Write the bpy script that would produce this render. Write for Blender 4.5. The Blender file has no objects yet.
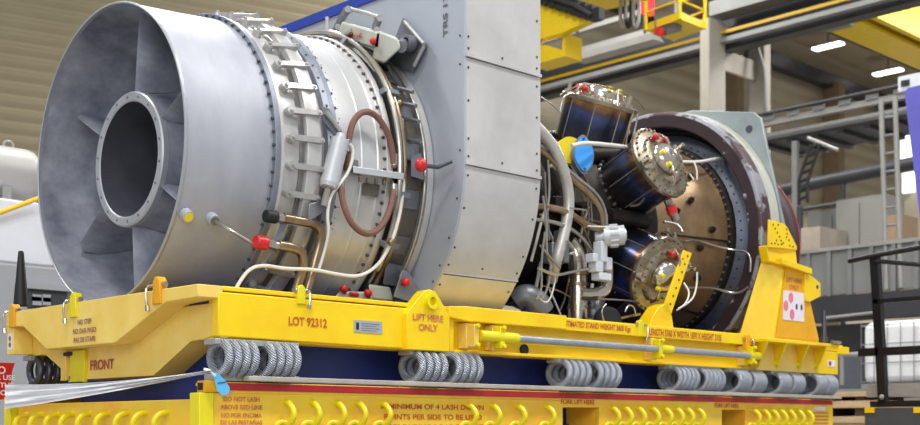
import bpy, bmesh, math, random
from mathutils import Vector, Matrix
random.seed(7)
PI = math.pi
EH = 0.75                                   # eye height of the camera above the hall floor
scn = bpy.context.scene
COL = scn.collection
sin, cos, rad = math.sin, math.cos, math.radians

# ------------------------------------------------------------------ camera geometry (z below is measured from eye height)
F_PX, HZ, CX = 1248.0, 427.0, 460.0
YAW = rad(46)
CAM = Vector((-2.99, -4.76, 0))
FW = Vector((cos(YAW), sin(YAW), 0)); RT = Vector((sin(YAW), -cos(YAW), 0))
def at(px, py, X=None, Y=None, Z=None):
    d = FW + RT * ((px - CX) / F_PX) + Vector((0, 0, (HZ - py) / F_PX))
    if X is not None: t = (X - CAM.x) / d.x
    elif Y is not None: t = (Y - CAM.y) / d.y
    else: t = (Z - CAM.z) / d.z
    return CAM + d * t

# ------------------------------------------------------------------ materials
MATS = {}
def mat(name, col, rough=.5, metal=0.0, var=.12, scale=6.0, col2=None, bump=0.0, bscale=40, emit=None, stretch=(1,1,1), spec=.5, coat=0):
    if name in MATS: return MATS[name]
    m = bpy.data.materials.new(name); m.use_nodes = True
    nt = m.node_tree; b = nt.nodes['Principled BSDF']
    b.inputs['Roughness'].default_value = rough; b.inputs['Metallic'].default_value = metal
    b.inputs['Specular IOR Level'].default_value = spec
    b.inputs['Coat Weight'].default_value = coat
    tc = nt.nodes.new('ShaderNodeTexCoord'); mp = nt.nodes.new('ShaderNodeMapping')
    mp.inputs['Scale'].default_value = stretch
    nt.links.new(tc.outputs['Object'], mp.inputs['Vector'])
    nz = nt.nodes.new('ShaderNodeTexNoise'); nz.inputs['Scale'].default_value = scale; nz.inputs['Detail'].default_value = 6
    nz.inputs['Roughness'].default_value = .62
    nt.links.new(mp.outputs[0], nz.inputs['Vector'])
    rp = nt.nodes.new('ShaderNodeValToRGB')
    c2 = col2 or tuple(c * (1 - var * 1.6) for c in col)
    rp.color_ramp.elements[0].position = .32; rp.color_ramp.elements[1].position = .66
    rp.color_ramp.elements[0].color = (*c2, 1); rp.color_ramp.elements[1].color = (*col, 1)
    nt.links.new(nz.outputs['Fac'], rp.inputs['Fac']); nt.links.new(rp.outputs['Color'], b.inputs['Base Color'])
    if bump:
        n2 = nt.nodes.new('ShaderNodeTexNoise'); n2.inputs['Scale'].default_value = bscale; n2.inputs['Detail'].default_value = 3
        nt.links.new(mp.outputs[0], n2.inputs['Vector'])
        bp = nt.nodes.new('ShaderNodeBump'); bp.inputs['Strength'].default_value = bump; bp.inputs['Distance'].default_value = .01
        nt.links.new(n2.outputs['Fac'], bp.inputs['Height']); nt.links.new(bp.outputs['Normal'], b.inputs['Normal'])
    if emit:
        b.inputs['Emission Color'].default_value = (*emit[0], 1); b.inputs['Emission Strength'].default_value = emit[1]
    m['bsdf'] = b.name; m['ramp'] = rp.name
    MATS[name] = m
    return m
def S(r, g, b):
    f = lambda c: (c / 255 / 12.92) if c / 255 <= .04045 else ((c / 255 + .055) / 1.055) ** 2.4
    return (f(r), f(g), f(b))

YEL = mat('yellow_paint', S(250, 215, 14), .38, 0, col2=S(243, 197, 8), scale=3.5, bump=.05, bscale=60)
YELF = mat('worn_lit_yellow_paint', S(245, 214, 116), .42, 0, col2=S(236, 195, 80), scale=4, bump=.05, bscale=50)  # pale tone is mostly light on front faces put into the colour, plus fading
YELB = mat('base_yellow_paint', S(246, 212, 56), .45, 0, col2=S(240, 178, 52), scale=2.4, bump=.06, bscale=50)
YELG = mat('lime_yellow_paint', S(236, 218, 20), .4, 0, var=.06)
ORG = mat('orange_yellow_paint', S(240, 178, 24), .42, 0, col2=S(226, 160, 18), scale=4)
CRY = mat('crane_yellow', S(222, 188, 12), .5, 0, var=.06)
RED = mat('red_plastic', S(205, 34, 36), .35, 0, var=.08)
REDL = mat('red_line_paint', S(192, 40, 48), .45, 0, var=.12, scale=9)
LET = mat('red_lettering', S(176, 62, 30), .55, 0, col2=S(205, 110, 40), scale=50)
LETV = mat('violet_lettering', S(118, 66, 100), .55, 0, col2=S(170, 112, 90), scale=30)
LETF = mat('crimson_lettering', S(158, 62, 66), .6, 0, col2=S(180, 84, 74), scale=30)
LETR = mat('faded_red_lettering', S(188, 88, 62), .6, 0, col2=S(214, 140, 80), scale=40)
SHEET = mat('rolled_sheet_steel', S(188, 189, 195), .56, .35, col2=S(162, 164, 173), scale=3, bump=.03, bscale=90, stretch=(1, 1, .35))
LIP = mat('machined_rim', S(178, 179, 184), .42, .5, var=.1)
INNER = mat('intake_bowl_metal', S(158, 160, 170), .5, .25, col2=S(104, 107, 120), scale=4.2, bump=.03)
_r = INNER.node_tree.nodes[INNER['ramp']].color_ramp; _e = _r.elements.new(.70); _e.color = (*S(178, 181, 190), 1); _r.elements[1].position = .62
HUB = mat('hub_ring_metal', S(186, 188, 192), .42, .5, var=.1)
BORE = mat('hub_bore_metal', S(92, 94, 102), .5, .4, col2=S(66, 68, 76), scale=2)
WHT = mat('pale_metal_band', S(204, 201, 197), .38, .45, var=.08, scale=8)
LEV = mat('lever_metal', S(196, 194, 190), .35, .6, var=.14, scale=14)
FLG = mat('flange_grey', S(150, 154, 164), .45, .6, var=.16, scale=10)
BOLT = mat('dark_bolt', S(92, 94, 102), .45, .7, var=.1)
CASE = mat('compressor_casing_metal', S(216, 216, 218), .4, .42, col2=S(196, 194, 190), scale=2.6, stretch=(1, 1, .4))
DRUM = mat('dark_drum_metal', S(128, 122, 114), .5, .5, col2=S(92, 86, 78), scale=7)
PIPE = mat('pipe_metal', S(188, 182, 172), .28, .8, var=.15, scale=8)
PIPB = mat('bronze_pipe', S(170, 148, 120), .3, .8, col2=S(126, 104, 78), scale=6)
STST = mat('stainless_steel', S(206, 200, 192), .18, .9, col2=S(180, 160, 134), scale=4)
ALU = mat('brushed_alloy_pipe', S(206, 203, 196), .38, .45, col2=S(186, 180, 170), scale=7)
HOSE = mat('brown_hose', S(128, 88, 74), .6, 0, var=.15, scale=20)
CRM = mat('cream_cable', S(222, 218, 208), .5, 0, var=.08)
PALE = mat('pale_green_grey_housing', S(188, 190, 176), .5, .1, var=.1, scale=8)
GREYB = mat('grey_bracket', S(134, 136, 142), .42, .55, var=.14, scale=9)
ACT = mat('actuator_grey', S(196, 198, 200), .4, .3, var=.08)
DUCF = mat('duct_front_sheet', S(184, 188, 196), .48, .3, col2=S(172, 176, 185), scale=1.6)
DUCS = mat('duct_side_sheet', S(208, 205, 202), .42, .3, col2=S(192, 188, 184), scale=3.5, bump=.05, bscale=8)
BLUES = mat('blue_edge_strip', S(36, 62, 160), .5, 0, var=.1)
BLK = mat('black_rubber', S(24, 24, 26), .55, 0, var=.2)
DARK = mat('dark_core_metal', S(50, 42, 36), .5, .5, col2=S(24, 21, 20), scale=7, bump=.3, bscale=25)  # dark brown core metal, mottled by noise
BRZ = mat('bronze_casing', S(176, 146, 110), .38, .65, col2=S(132, 106, 78), scale=3.5)
BRZD = mat('dark_flange_metal', S(62, 56, 50), .5, .6, var=.2, scale=12)
BLUG = mat('blue_grey_annulus', S(92, 95, 106), .4, .6, col2=S(70, 73, 84), scale=4)
MAR = mat('maroon_lining', S(70, 50, 54), .5, .1, var=.15, scale=8)
# scraped maroon lip: paint worn to bare metal in patches
LIPM = mat('scraped_maroon_rim', S(60, 44, 48), .5, .15, scale=5.5, col2=S(52, 38, 42))
_r = LIPM.node_tree.nodes[LIPM['ramp']].color_ramp
_e = _r.elements.new(.60); _e.color = (*S(60, 44, 48), 1); _r.elements[-1].position = .63; _r.elements[-1].color = (*S(176, 172, 178), 1)
LIPS = mat('scraped_rim_edge', S(146, 145, 152), .45, .3, scale=4, col2=S(150, 150, 158))
_r = LIPS.node_tree.nodes[LIPS['ramp']].color_ramp; _r.elements[0].position = .47; _r.elements[0].color = (*S(74, 54, 56), 1); _r.elements[1].position = .51
BEI = mat('beige_band', S(192, 192, 178), .5, .2, var=.1, scale=6)
PLT = mat('pale_green_plate', S(162, 171, 171), .48, .3, col2=S(146, 156, 156), scale=5)
ROPE = mat('wire_rope_steel', S(186, 192, 204), .38, .5, var=.1, scale=30)
BAR = mat('isolator_bar_metal', S(178, 180, 178), .5, .4, var=.14, scale=14)
BLU = mat('blue_body_paint', S(40, 60, 140), .42, 0, col2=S(26, 40, 108), scale=2.2, spec=.4)
GALV = mat('galvanised_pipe', S(176, 180, 186), .4, .5, var=.14, scale=14)
FILM = mat('packing_film', S(250, 250, 252), .35, 0, col2=S(226, 223, 226), scale=6, stretch=(1, .5, 9), bump=.18, bscale=12)
STRP = mat('dusty_plank', S(186, 178, 168), .6, 0, col2=S(164, 154, 142), scale=7)
TAG = mat('light_blue_plastic', S(98, 186, 238), .4, 0, var=.05)
CBLU = mat('bright_blue_cover', S(64, 158, 240), .4, 0, var=.04)
CYEL = mat('bright_yellow_cap', S(244, 220, 40), .4, 0, var=.05)
WHP = mat('white_plastic', S(208, 211, 215), .4, 0, var=.05)
WPAP = mat('white_sticker', S(236, 228, 234), .5, 0, var=.04)
PINK = mat('pink_print', S(232, 130, 142), .5, 0, var=.06)
INK = mat('black_ink', S(30, 30, 34), .6, 0, var=.1)
PLATEM = mat('data_plate_metal', S(190, 192, 194), .4, .4, var=.08, scale=30)
LUGO = mat('orange_pin_lug', S(240, 168, 14), .42, 0, var=.08)
# heat-tinted combustor can: colour bands along the can's own axis, broken by noise
def tinted():
    m = mat('heat_tinted_steel', (.1, .1, .1), .26, .9, scale=5)
    nt = m.node_tree; b = nt.nodes[m['bsdf']]; rp = nt.nodes[m['ramp']]
    tc = [n for n in nt.nodes if n.type == 'TEX_COORD'][0]; nz = [n for n in nt.nodes if n.type == 'TEX_NOISE'][0]
    sp = nt.nodes.new('ShaderNodeSeparateXYZ'); nt.links.new(tc.outputs['Object'], sp.inputs[0])
    mr = nt.nodes.new('ShaderNodeMapRange'); mr.inputs[1].default_value = .5; mr.inputs[2].default_value = .9
    nt.links.new(sp.outputs['Z'], mr.inputs[0])
    ma = nt.nodes.new('ShaderNodeMath'); ma.operation = 'MULTIPLY_ADD'; ma.inputs[1].default_value = .5
    nt.links.new(nz.outputs['Fac'], ma.inputs[0])
    su = nt.nodes.new('ShaderNodeMath'); su.operation = 'SUBTRACT'; su.inputs[1].default_value = .25
    nt.links.new(mr.outputs[0], su.inputs[0]); nt.links.new(su.outputs[0], ma.inputs[2])
    nt.links.new(ma.outputs[0], rp.inputs['Fac'])
    cr = rp.color_ramp
    st = [(0, S(72, 62, 54)), (.3, S(64, 60, 62)), (.5, S(54, 58, 74)), (.64, S(76, 90, 132)), (.74, S(98, 80, 88)), (.84, S(160, 118, 70)), (1, S(176, 150, 108))]
    while len(cr.elements) < len(st): cr.elements.new(.5)
    for e, (p, c) in zip(cr.elements, st): e.position = p; e.color = (*c, 1)
    return m
TINT = tinted()
ENDP = mat('combustor_end_plate', S(176, 168, 152), .3, .85, col2=S(132, 116, 92), scale=9)

# ------------------------------------------------------------------ mesh building
class MB:
    def __init__(s): s.bm = bmesh.new()
    def box(s, x0, x1, y0, y1, z0, z1, M=None):
        vs = [s.bm.verts.new(M @ Vector(p) if M else p) for p in ((x0,y0,z0),(x1,y0,z0),(x1,y1,z0),(x0,y1,z0),(x0,y0,z1),(x1,y0,z1),(x1,y1,z1),(x0,y1,z1))]
        for f in ((3,2,1,0),(4,5,6,7),(0,1,5,4),(1,2,6,5),(2,3,7,6),(3,0,4,7)): s.bm.faces.new([vs[i] for i in f])
        return s
    def hexa(s, bot, top):
        vs = [s.bm.verts.new(p) for p in list(bot) + list(top)]
        n = len(bot)
        s.bm.faces.new(vs[:n][::-1]); s.bm.faces.new(vs[n:])
        for i in range(n): s.bm.faces.new([vs[i], vs[(i+1) % n], vs[n+(i+1) % n], vs[n+i]])
        return s
    def prism(s, pts, axis, a0, a1):
        def P(u, v, a):
            return {'X': (a, u, v), 'Y': (u, a, v), 'Z': (u, v, a)}[axis]
        return s.hexa([P(u, v, a0) for u, v in pts], [P(u, v, a1) for u, v in pts])
    def tube(s, path, r, seg=10, bend=0, closed=False, cap=True):
        p = [Vector(q) for q in path]
        for _ in range(bend):                       # corner cutting rounds the bends
            q = [p[0]] if not closed else []
            n = len(p)
            for i in range(n if closed else n - 1):
                a, b = p[i], p[(i+1) % n]
                if closed or 0 < i: q.append(a.lerp(b, .25))
                if closed or i < n - 2: q.append(a.lerp(b, .75))
            if not closed: q.append(p[-1])
            p = q
        n = len(p); rings = []
        up = None
        for i in range(n):
            if closed: t = (p[(i+1) % n] - p[i-1])
            else: t = p[min(i+1, n-1)] - p[max(i-1, 0)]
            if t.length < 1e-9: t = Vector((0, 0, 1))
            t.normalize()
            if up is None: up = t.orthogonal().normalized()
            up = (up - t * up.dot(t))
            if up.length < 1e-6: up = t.orthogonal()
            up.normalize(); w = t.cross(up)
            rr = r[i] if isinstance(r, (list, tuple)) and len(r) == n else (r if not isinstance(r, (list, tuple)) else r[0] + (r[-1]-r[0]) * i / (n-1))
            rings.append([s.bm.verts.new(p[i] + (up * cos(2*PI*k/seg) + w * sin(2*PI*k/seg)) * rr) for k in range(seg)])
        for i in range(n if closed else n - 1):
            a, b = rings[i], rings[(i+1) % n]
            off = 0
            if closed and i == n - 1:
                off = min(range(seg), key=lambda o: (a[0].co - b[o].co).length)
            for k in range(seg): s.bm.faces.new((a[k], a[(k+1) % seg], b[(k+1+off) % seg], b[(k+off) % seg]))
        if cap and not closed:
            s.bm.faces.new(rings[0][::-1]); s.bm.faces.new(rings[-1])
        return s
    def cyl(s, p0, p1, r0, r1=None, seg=20): return s.tube([p0, p1], [r0, r0 if r1 is None else r1], seg)
    def lathe(s, prof, o=(0,0,0), d=(0,0,1), seg=48, a0=0, a1=2*PI, close=False):
        o = Vector(o); d = Vector(d).normalized()
        u = Vector((0,0,1)) if abs(d.z) < .9 else Vector((0,-1,0)); u = (u - d*u.dot(d)).normalized(); w = d.cross(u)
        full = abs(a1 - a0 - 2*PI) < 1e-6
        n = seg if full else seg + 1
        R = []
        for t, r in prof:
            R.append([s.bm.verts.new(o + d*t + (u*cos(a0+(a1-a0)*k/seg) + w*sin(a0+(a1-a0)*k/seg))*max(r, 1e-5)) for k in range(n)])
        m = len(R)
        for i in range(m if close else m - 1):
            A, B = R[i], R[(i+1) % m]
            for k in range(seg): s.bm.faces.new((A[k], A[(k+1) % n], B[(k+1) % n], B[k]))
        return s
    def ball(s, c, r, sx=1, sy=1, sz=1, seg=12):
        M = Matrix.Translation(c) @ Matrix.Diagonal((sx, sy, sz, 1))
        bmesh.ops.create_uvsphere(s.bm, u_segments=seg, v_segments=seg//2+2, radius=r, matrix=M); return s
    def build(s, name, m, parent=None, bevel=0, sharp=32, subs=0):
        bm = s.bm
        bmesh.ops.recalc_face_normals(bm, faces=bm.faces)
        me = bpy.data.meshes.new(name); bm.to_mesh(me); bm.free()
        for p in me.polygons: p.use_smooth = True
        me.set_sharp_from_angle(angle=rad(sharp))
        me.materials.append(m)
        o = bpy.data.objects.new(name, me); COL.objects.link(o)
        if parent is not None: attach(o, parent)
        if bevel:
            b = o.modifiers.new('bevel', 'BEVEL'); b.width = bevel; b.segments = 2; b.limit_method = 'ANGLE'; b.angle_limit = rad(40)
            b.harden_normals = False
        return o
def pattern(o, mb, m):
    # small repeated hardware that belongs to a part's surface: joined into that part's own mesh
    bm = bmesh.new(); bm.from_mesh(o.data)
    bmesh.ops.recalc_face_normals(mb.bm, faces=mb.bm.faces)
    if len(o.data.materials) < 2: o.data.materials.append(m)
    n0 = len(bm.verts)
    vm = {v: bm.verts.new(v.co) for v in mb.bm.verts}
    for f in mb.bm.faces:
        g = bm.faces.new([vm[v] for v in f.verts]); g.material_index = 1; g.smooth = True
    bm.to_mesh(o.data); bm.free(); mb.bm.free()
    o.data.set_sharp_from_angle(angle=rad(32))
    return o
def absloc(o):
    v = Vector((0, 0, 0))
    while o is not None: v = v + o.location; o = o.parent
    return v
def attach(o, parent):
    # meshes are written in world coordinates; only unrotated parents are used this way
    o.location = o.location - absloc(parent); o.parent = parent
def thing(name, label, cat, loc=(0,0,0), group=None):
    o = bpy.data.objects.new(name, None); COL.objects.link(o)
    o.empty_display_size = .1; o.location = loc
    o['label'] = label; o['category'] = cat
    if group: o['group'] = group
    return o
def tag(o, label, cat, group=None):
    o['label'] = label; o['category'] = cat
    if group: o['group'] = group
    return o
def struct(name, mb, m, **k):
    o = mb.build(name, m, **k); o['kind'] = 'structure'; return o
def copy_tree(o, parent=None):
    c = o.copy(); COL.objects.link(c); c.parent = parent
    for ch in list(o.children): copy_tree(ch, c)
    return c
def letters(name, body, w, h, pos, facing, m, parent, roll=0, depth=.0015, space=1.0):
    cu = bpy.data.curves.new(name, 'FONT'); cu.body = body; cu.size = .2; cu.align_x = 'CENTER'; cu.space_line = space
    cu.offset = .0045
    t = bpy.data.objects.new(name, cu); COL.objects.link(t)
    bpy.context.view_layer.update()
    me = bpy.data.meshes.new_from_object(t.evaluated_get(bpy.context.evaluated_depsgraph_get()))
    bpy.data.objects.remove(t); bpy.data.curves.remove(cu)
    xs = [v.co.x for v in me.vertices]; ys = [v.co.y for v in me.vertices]
    cx, cy = (min(xs)+max(xs))/2, (min(ys)+max(ys))/2; kx = w/(max(xs)-min(xs)); ky = h/(max(ys)-min(ys))
    R = {'-Y': Matrix.Rotation(PI/2, 4, 'X'), '-X': Matrix.Rotation(-PI/2, 4, 'Z') @ Matrix.Rotation(PI/2, 4, 'X')}[facing]
    M = Matrix.Translation(pos) @ R @ Matrix.Rotation(roll, 4, 'Z')
    for v in me.vertices: v.co = M @ Vector(((v.co.x-cx)*kx, (v.co.y-cy)*ky, depth))
    me.materials.clear(); me.materials.append(m); me.name = name
    o = bpy.data.objects.new(name, me); COL.objects.link(o)
    if parent is not None: attach(o, parent)
    return o

# ================================================================== GAS TURBINE ENGINE
Y0, Z0 = .975, 1.36
AX = (0, Y0, Z0); DX = (1, 0, 0)
eng = thing('gas_turbine_engine', 'large bare metal gas turbine engine with round open intake lying on yellow transport frame', 'engine', (2.4, Y0, .42))
def ring_pt(X, r, deg):                    # deg from straight up towards the camera side
    return Vector((X, Y0 - r*sin(rad(deg)), Z0 + r*cos(rad(deg))))
def lath(prof, seg=96, **k): return MB().lathe(prof, AX, DX, seg, **k)
def bolts_on(mb, X, r, n, size, h, axial=True, a0=0, a1=360, ox=-1):
    for k in range(n):
        d = a0 + (a1-a0)*k/n
        c = ring_pt(X, r, d)
        dirv = Vector((ox, 0, 0)) if axial else (ring_pt(X, r+1, d) - c)
        mb.cyl(c, c + dirv*h, size, size*.9, 6)
    return mb
# intake casing and bowl
lath([(.15,.742),(.088,.742),(.082,.744),(.081,.748),(.085,.750),(.10,.750),(.16,.752),(.35,.762),(.548,.776)]).build('intake_casing', SHEET, eng)
lath([(.076,.7415),(.073,.744),(.073,.749),(.075,.752),(.080,.754),(.086,.754),(.09,.752),(.09,.743),(.095,.7415),(.076,.7415)]).build('intake_rim', LIP, eng)
lath([(.082,.7425),(.2,.735),(.32,.715),(.45,.68),(.58,.62),(.62,.60),(.62,.40)]).build('intake_bowl', INNER, eng)
lath([(.215,.338),(.3,.345),(.42,.37),(.55,.41),(.63,.45)]).build('hub_cone', INNER, eng)
hr = lath([(.205,.29),(.20,.296),(.20,.334),(.207,.341),(.235,.341),(.235,.338)], seg=72).build('hub_ring', HUB, eng)
b = MB(); bolts_on(b, .2005, .315, 18, .007, .004); pattern(hr, b, GREYB)
lath([(.205,.29),(.3,.288),(.6,.285),(.6,0)], seg=72).build('hub_bore', BORE, eng)
for d in (7, -61, -124, 177, 62, 121):
    m = MB()
    def sp(X, r, off):
        p = ring_pt(X, r, d); n = Vector((0, -cos(rad(d)), -sin(rad(d))))
        return p + n*off
    ri, ro = .325, .742
    # aerofoil plan: leading edge X .225, thickest mid, trailing edge .60
    sect = [(.215, 0), (.25, .016), (.36, .028), (.58, .022), (.58, -.022), (.36, -.028), (.25, -.016)]
    flat = d in (7, 177)
    def rout(x): return ro - .012 if flat and x < .24 else .655 if x < .24 else .705 if x < .3 and not flat else min(ro - (x-.2)*.20, .735) if x > .3 else ro - .012
    bot = [sp(x, ri + (x-.2)*.2, o) for x, o in sect]; top = [sp(x, rout(x), o*.8) for x, o in sect]
    m.hexa(bot, top); m.build('intake_strut', INNER, eng, bevel=.004)
# bolted flange between sheet and vane band
fl = lath([(.546,.772),(.546,.80),(.578,.80),(.578,.772)]).build('front_flange', FLG, eng, bevel=.002)
pattern(fl, bolts_on(MB(), .546, .787, 76, .0085, .012), BOLT)
lath([(.575,.79),(.585,.796),(.60,.796),(.605,.788),(.62,.788),(.69,.788),(.692,.765),(.715,.765),(.717,.77),(.86,.77),(.9,.74)]).build('vane_band', WHT, eng)
lath([(.715,.80),(.715,.828),(.728,.832),(.79,.832),(.802,.828),(.802,.80),(.715,.80)]).build('unison_ring', WHT, eng, bevel=.002)
# vane levers
NL = 38
for k in range(NL):
    d = 360*k/NL + 1.5
    if 152 < d < 318: continue
    m = MB()
    c = ring_pt(.635, .786, d); o = ring_pt(.635, .84, d); n = (o-c).normalized()
    m.cyl(c, c + n*.036, .025, .023, 14); m.cyl(c + n*.034, c + n*.05, .011, .009, 6)
    t = Vector((0, -cos(rad(d)), -sin(rad(d))))
    e = ring_pt(.785, .845, d)
    a0 = c + n*.026
    m.hexa([a0 - t*.015 - n*.008, a0 + t*.015 - n*.008, e + t*.013 - n*.01, e - t*.013 - n*.01], [a0 - t*.015 + n*.013, a0 + t*.015 + n*.013, e + t*.013 + n*.012, e - t*.013 + n*.012])
    m.cyl(e - n*.012, e + n*.013, .0155, .014, 10); m.cyl(e + n*.013, e + n*.02, .007, .007, 6)
    m.build('vane_lever', LEV, eng, sharp=40)
# second bolted flange, casing, third flange
fl = lath([(.862,.735),(.862,.80),(.885,.818),(.918,.818),(.918,.78)]).build('middle_flange', FLG, eng, bevel=.002)
pattern(fl, bolts_on(MB(), .918, .806, 60, .010, .016, ox=1), BOLT)
pattern(fl, bolts_on(MB(), .885, .806, 60, .010, .014, ox=-1), BOLT)
cs = lath([(.915,.800),(.935,.806),(.955,.806),(.957,.800),(1.0,.803),(1.07,.806),(1.075,.810),(1.085,.810),(1.09,.806),(1.17,.806),(1.225,.803)]).build('compressor_casing', CASE, eng)
pattern(cs, bolts_on(MB(), .945, .803, 90, .0035, .0055, axial=False), BOLT)
fl = lath([(1.222,.80),(1.222,.832),(1.236,.834),(1.25,.834),(1.262,.832),(1.262,.79)]).build('rear_flange', WHT, eng, bevel=.002)
pattern(fl, bolts_on(MB(), 1.222, .818, 90, .0095, .014), BOLT)
lath([(1.175,.806),(1.182,.812),(1.222,.815),(1.222,.80)]).build('flange_land', WHT, fl)
lath([(1.255,.79),(1.29,.77),(1.34,.77),(1.345,.79),(1.50,.79),(1.51,.74)]).build('rear_drum', DRUM, eng)
b = lath([(1.335,.775),(1.335,.802),(1.352,.802),(1.352,.775)]).build('drum_band', GREYB, eng)
lath([(1.51,.78),(1.51,.826),(1.535,.832),(1.548,.832),(1.55,.78)]).build('drum_band', WHT, eng)
for k in range(40):
    b = MB(); d = 9*k+2; c = ring_pt(1.42, .79, d); t = Vector((0, -cos(rad(d)), -sin(rad(d)))); n = (ring_pt(1.2, 1, d)-ring_pt(1.2, 0, d))
    if k % 2 == 0 or not -40 < (d if d < 180 else d-360) < 150: continue
    b.hexa([c - t*.05 + Vector((-.05,0,0)), c + t*.05 + Vector((-.05,0,0)), c + t*.05 + Vector((.06,0,0)), c - t*.05 + Vector((.06,0,0))], [c - t*.05 + Vector((-.05,0,0)) + n*.012, c + t*.05 + Vector((-.05,0,0)) + n*.012, c + t*.05 + Vector((.06,0,0)) + n*.012, c - t*.05 + Vector((.06,0,0)) + n*.012])
    b.build('drum_pad', GREYB, eng, bevel=.003)
# manifold rings round the drum
for X, r, rr, a0, a1, mm in ((1.285, .862, .014, -60, 128, PIPE), (1.335, .842, .013, -40, 138, PIPB), (1.305, .83, .009, -70, 135, PIPE), (1.485, .835, .009, -30, 140, PIPE)):
    MB().tube([ring_pt(X, r, a0 + (a1-a0)*k/48) for k in range(49)], rr, 10).build('manifold_pipe', mm, eng)
for d in (-25, 30, 62, 100, 118):
    c = ring_pt(1.30, .85, d); n = (ring_pt(0, 1, d) - ring_pt(0, 0, d)); t = Vector((0, -cos(rad(d)), -sin(rad(d))))
    MB().hexa([c - t*.012 + Vector((-.06,0,0)) - n*.04, c + t*.012 + Vector((-.06,0,0)) - n*.04, c + t*.012 + Vector((.07,0,0)) - n*.04, c - t*.012 + Vector((.07,0,0)) - n*.04],
              [c - t*.016 + Vector((-.04,0,0)) + n*.02, c + t*.016 + Vector((-.04,0,0)) + n*.02, c + t*.016 + Vector((.06,0,0)) + n*.02, c - t*.016 + Vector((.06,0,0)) + n*.02]).build('pipe_clip', GREYB, eng, bevel=.003)

# ---------------- duct box (U-shaped collector) round the middle
DR, DZ, DTOP, DX0, DX1 = 1.06, 1.41, 2.44, 1.555, 2.145
def upath(R):
    L = [(Y0 - R, DTOP + .0), (Y0 - R, DZ)]
    L += [(Y0 - R*cos(a), DZ - R*sin(a)) for a in [PI*k/40 for k in range(1, 40)]]
    L += [(Y0 + R, DZ), (Y0 + R, DTOP)]
    return L
def wall_strip(mb, p, R, x0, x1, th):
    q = upath(R - th)
    for i in range(len(p)-1):
        mb.hexa([(x0, *p[i]), (x1, *p[i]), (x1, *p[i+1]), (x0, *p[i+1])], [(x0, *q[i]), (x1, *q[i]), (x1, *q[i+1]), (x0, *q[i+1])])
duct = MB().prism(upath(DR-.006), 'X', DX0, DX0+.02).build('collector_duct', DUCF, eng, sharp=25)
def panel(z0, z1, side=-1, lift=0.0):
    # sheet panel of the near (or far) side between two heights, following the U
    m = MB(); pts = []
    n = 24
    for k in range(n+1):
        z = z1 + (z0-z1)*k/n
        R = DR + lift*(1-k/n)
        y = Y0 + side*R if z >= DZ else Y0 + side*math.sqrt(max(R*R-(DZ-z)**2, 0))
        pts.append((y, z))
    ins = [(y - side*.012, z) for y, z in pts]
    m.prism(pts + ins[::-1], 'X', DX0+.004, DX1)
    return m
zs = [2.44, 1.935, 1.37, .815, .40]
for i in range(4):
    for s in (-1, 1):
        p = panel(zs[i+1]+(.008 if i < 3 else 0), zs[i], s, .0).build('side_panel', DUCS, duct, sharp=25)
        if s < 0:
            m = MB()
            for x in (DX0+.03, DX1-.03):
                for z in (zs[i]-.05, (zs[i]+zs[i+1])/2+.06, (zs[i]+zs[i+1])/2-.14, zs[i+1]+.05):
                    yy = Y0 - DR if z >= DZ else Y0 - math.sqrt(DR*DR-(DZ-z)**2)
                    m.cyl((x, yy+.002, z), (x, yy-.004, z), .007, .006, 8)
            zz = zs[i+1]+.05; yy = Y0 - DR if zz >= DZ else Y0 - math.sqrt(DR*DR-(DZ-zz)**2)
            m.cyl((1.84, yy+.002, zz), (1.84, yy-.004, zz), .007, .006, 8)
            pattern(p, m, BOLT)
            # folded overlap along the panel's lower edge
            if i < 3:
                z = zs[i+1]; yy = Y0 - DR if z >= DZ else Y0 - math.sqrt(DR*DR-(DZ-z)**2)
                MB().box(DX0+.004, DX1, yy-.012, yy+.004, z+.004, z+.02).build('panel_lip', DUCS, p)
m = MB(); wall_strip(m, upath(DR+.004), DR+.004, DX0-.004, DX0+.012, .035); ea = m.build('edge_angle', DUCF, duct, sharp=25)
m = MB()
for z in (2.36, 2.05, 1.9, 1.45, 1.2, 1.0, .86, .78): 
    yy = Y0 - DR if z >= DZ else Y0 - math.sqrt(DR*DR-(DZ-z)**2)
    m.cyl((DX0-.003, yy+.026, z), (DX0-.009, yy+.026, z), .006, .005, 8)
pattern(ea, m, BOLT)
MB().prism(upath(DR-.02), 'X', DX1-.012, DX1).build('rear_plate', DUCF, duct, sharp=25)
MB().box(DX0-.012, DX1+.01, Y0-DR-.006, Y0+DR+.006, DTOP-.035, DTOP+.02).build('blue_edge_strip', BLUES, duct)
letters('stencil_mark', 'TRS 174', .26, .036, (DX0-.002, .056, 2.20), '-X', mat('worn_stencil_ink', S(98, 98, 100), .6), duct, roll=PI/2)

# ---------------- hot section
lath([(2.1,.60),(2.5,.56),(2.9,.52),(3.2,.50),(3.25,.56),(3.3,.58),(3.8,.60),(3.82,.56),(3.9,.56)], seg=64).build('core_casing', DARK, eng)
b = MB()
for X in (2.35, 2.62, 2.88, 3.1): b.lathe([(X,.52),(X,.60 - (X-2.3)*.06),(X+.03,.60 - (X-2.3)*.06),(X+.03,.52)], AX, DX, 64)
b.build('core_flanges', BRZD, eng)
bz = lath([(3.86,.50),(3.88,.56),(4.1,.60),(4.35,.66),(4.53,.712)], seg=96).build('turbine_casing', BRZ, eng)
b = MB()
for d, X in ((70, 4.2), (52, 4.3), (88, 4.35), (100, 4.25), (35, 4.25), (78, 4.05), (118, 4.3)):
    c = ring_pt(X, .56 + (X-3.88)*.235, d); n = ring_pt(0, 1, d) - ring_pt(0, 0, d)
    b.cyl(c, c + n*.02, .025, .022, 10); b.cyl(c, c + n*.035, .011, .01, 8)
pattern(bz, b, BRZD)
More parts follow.
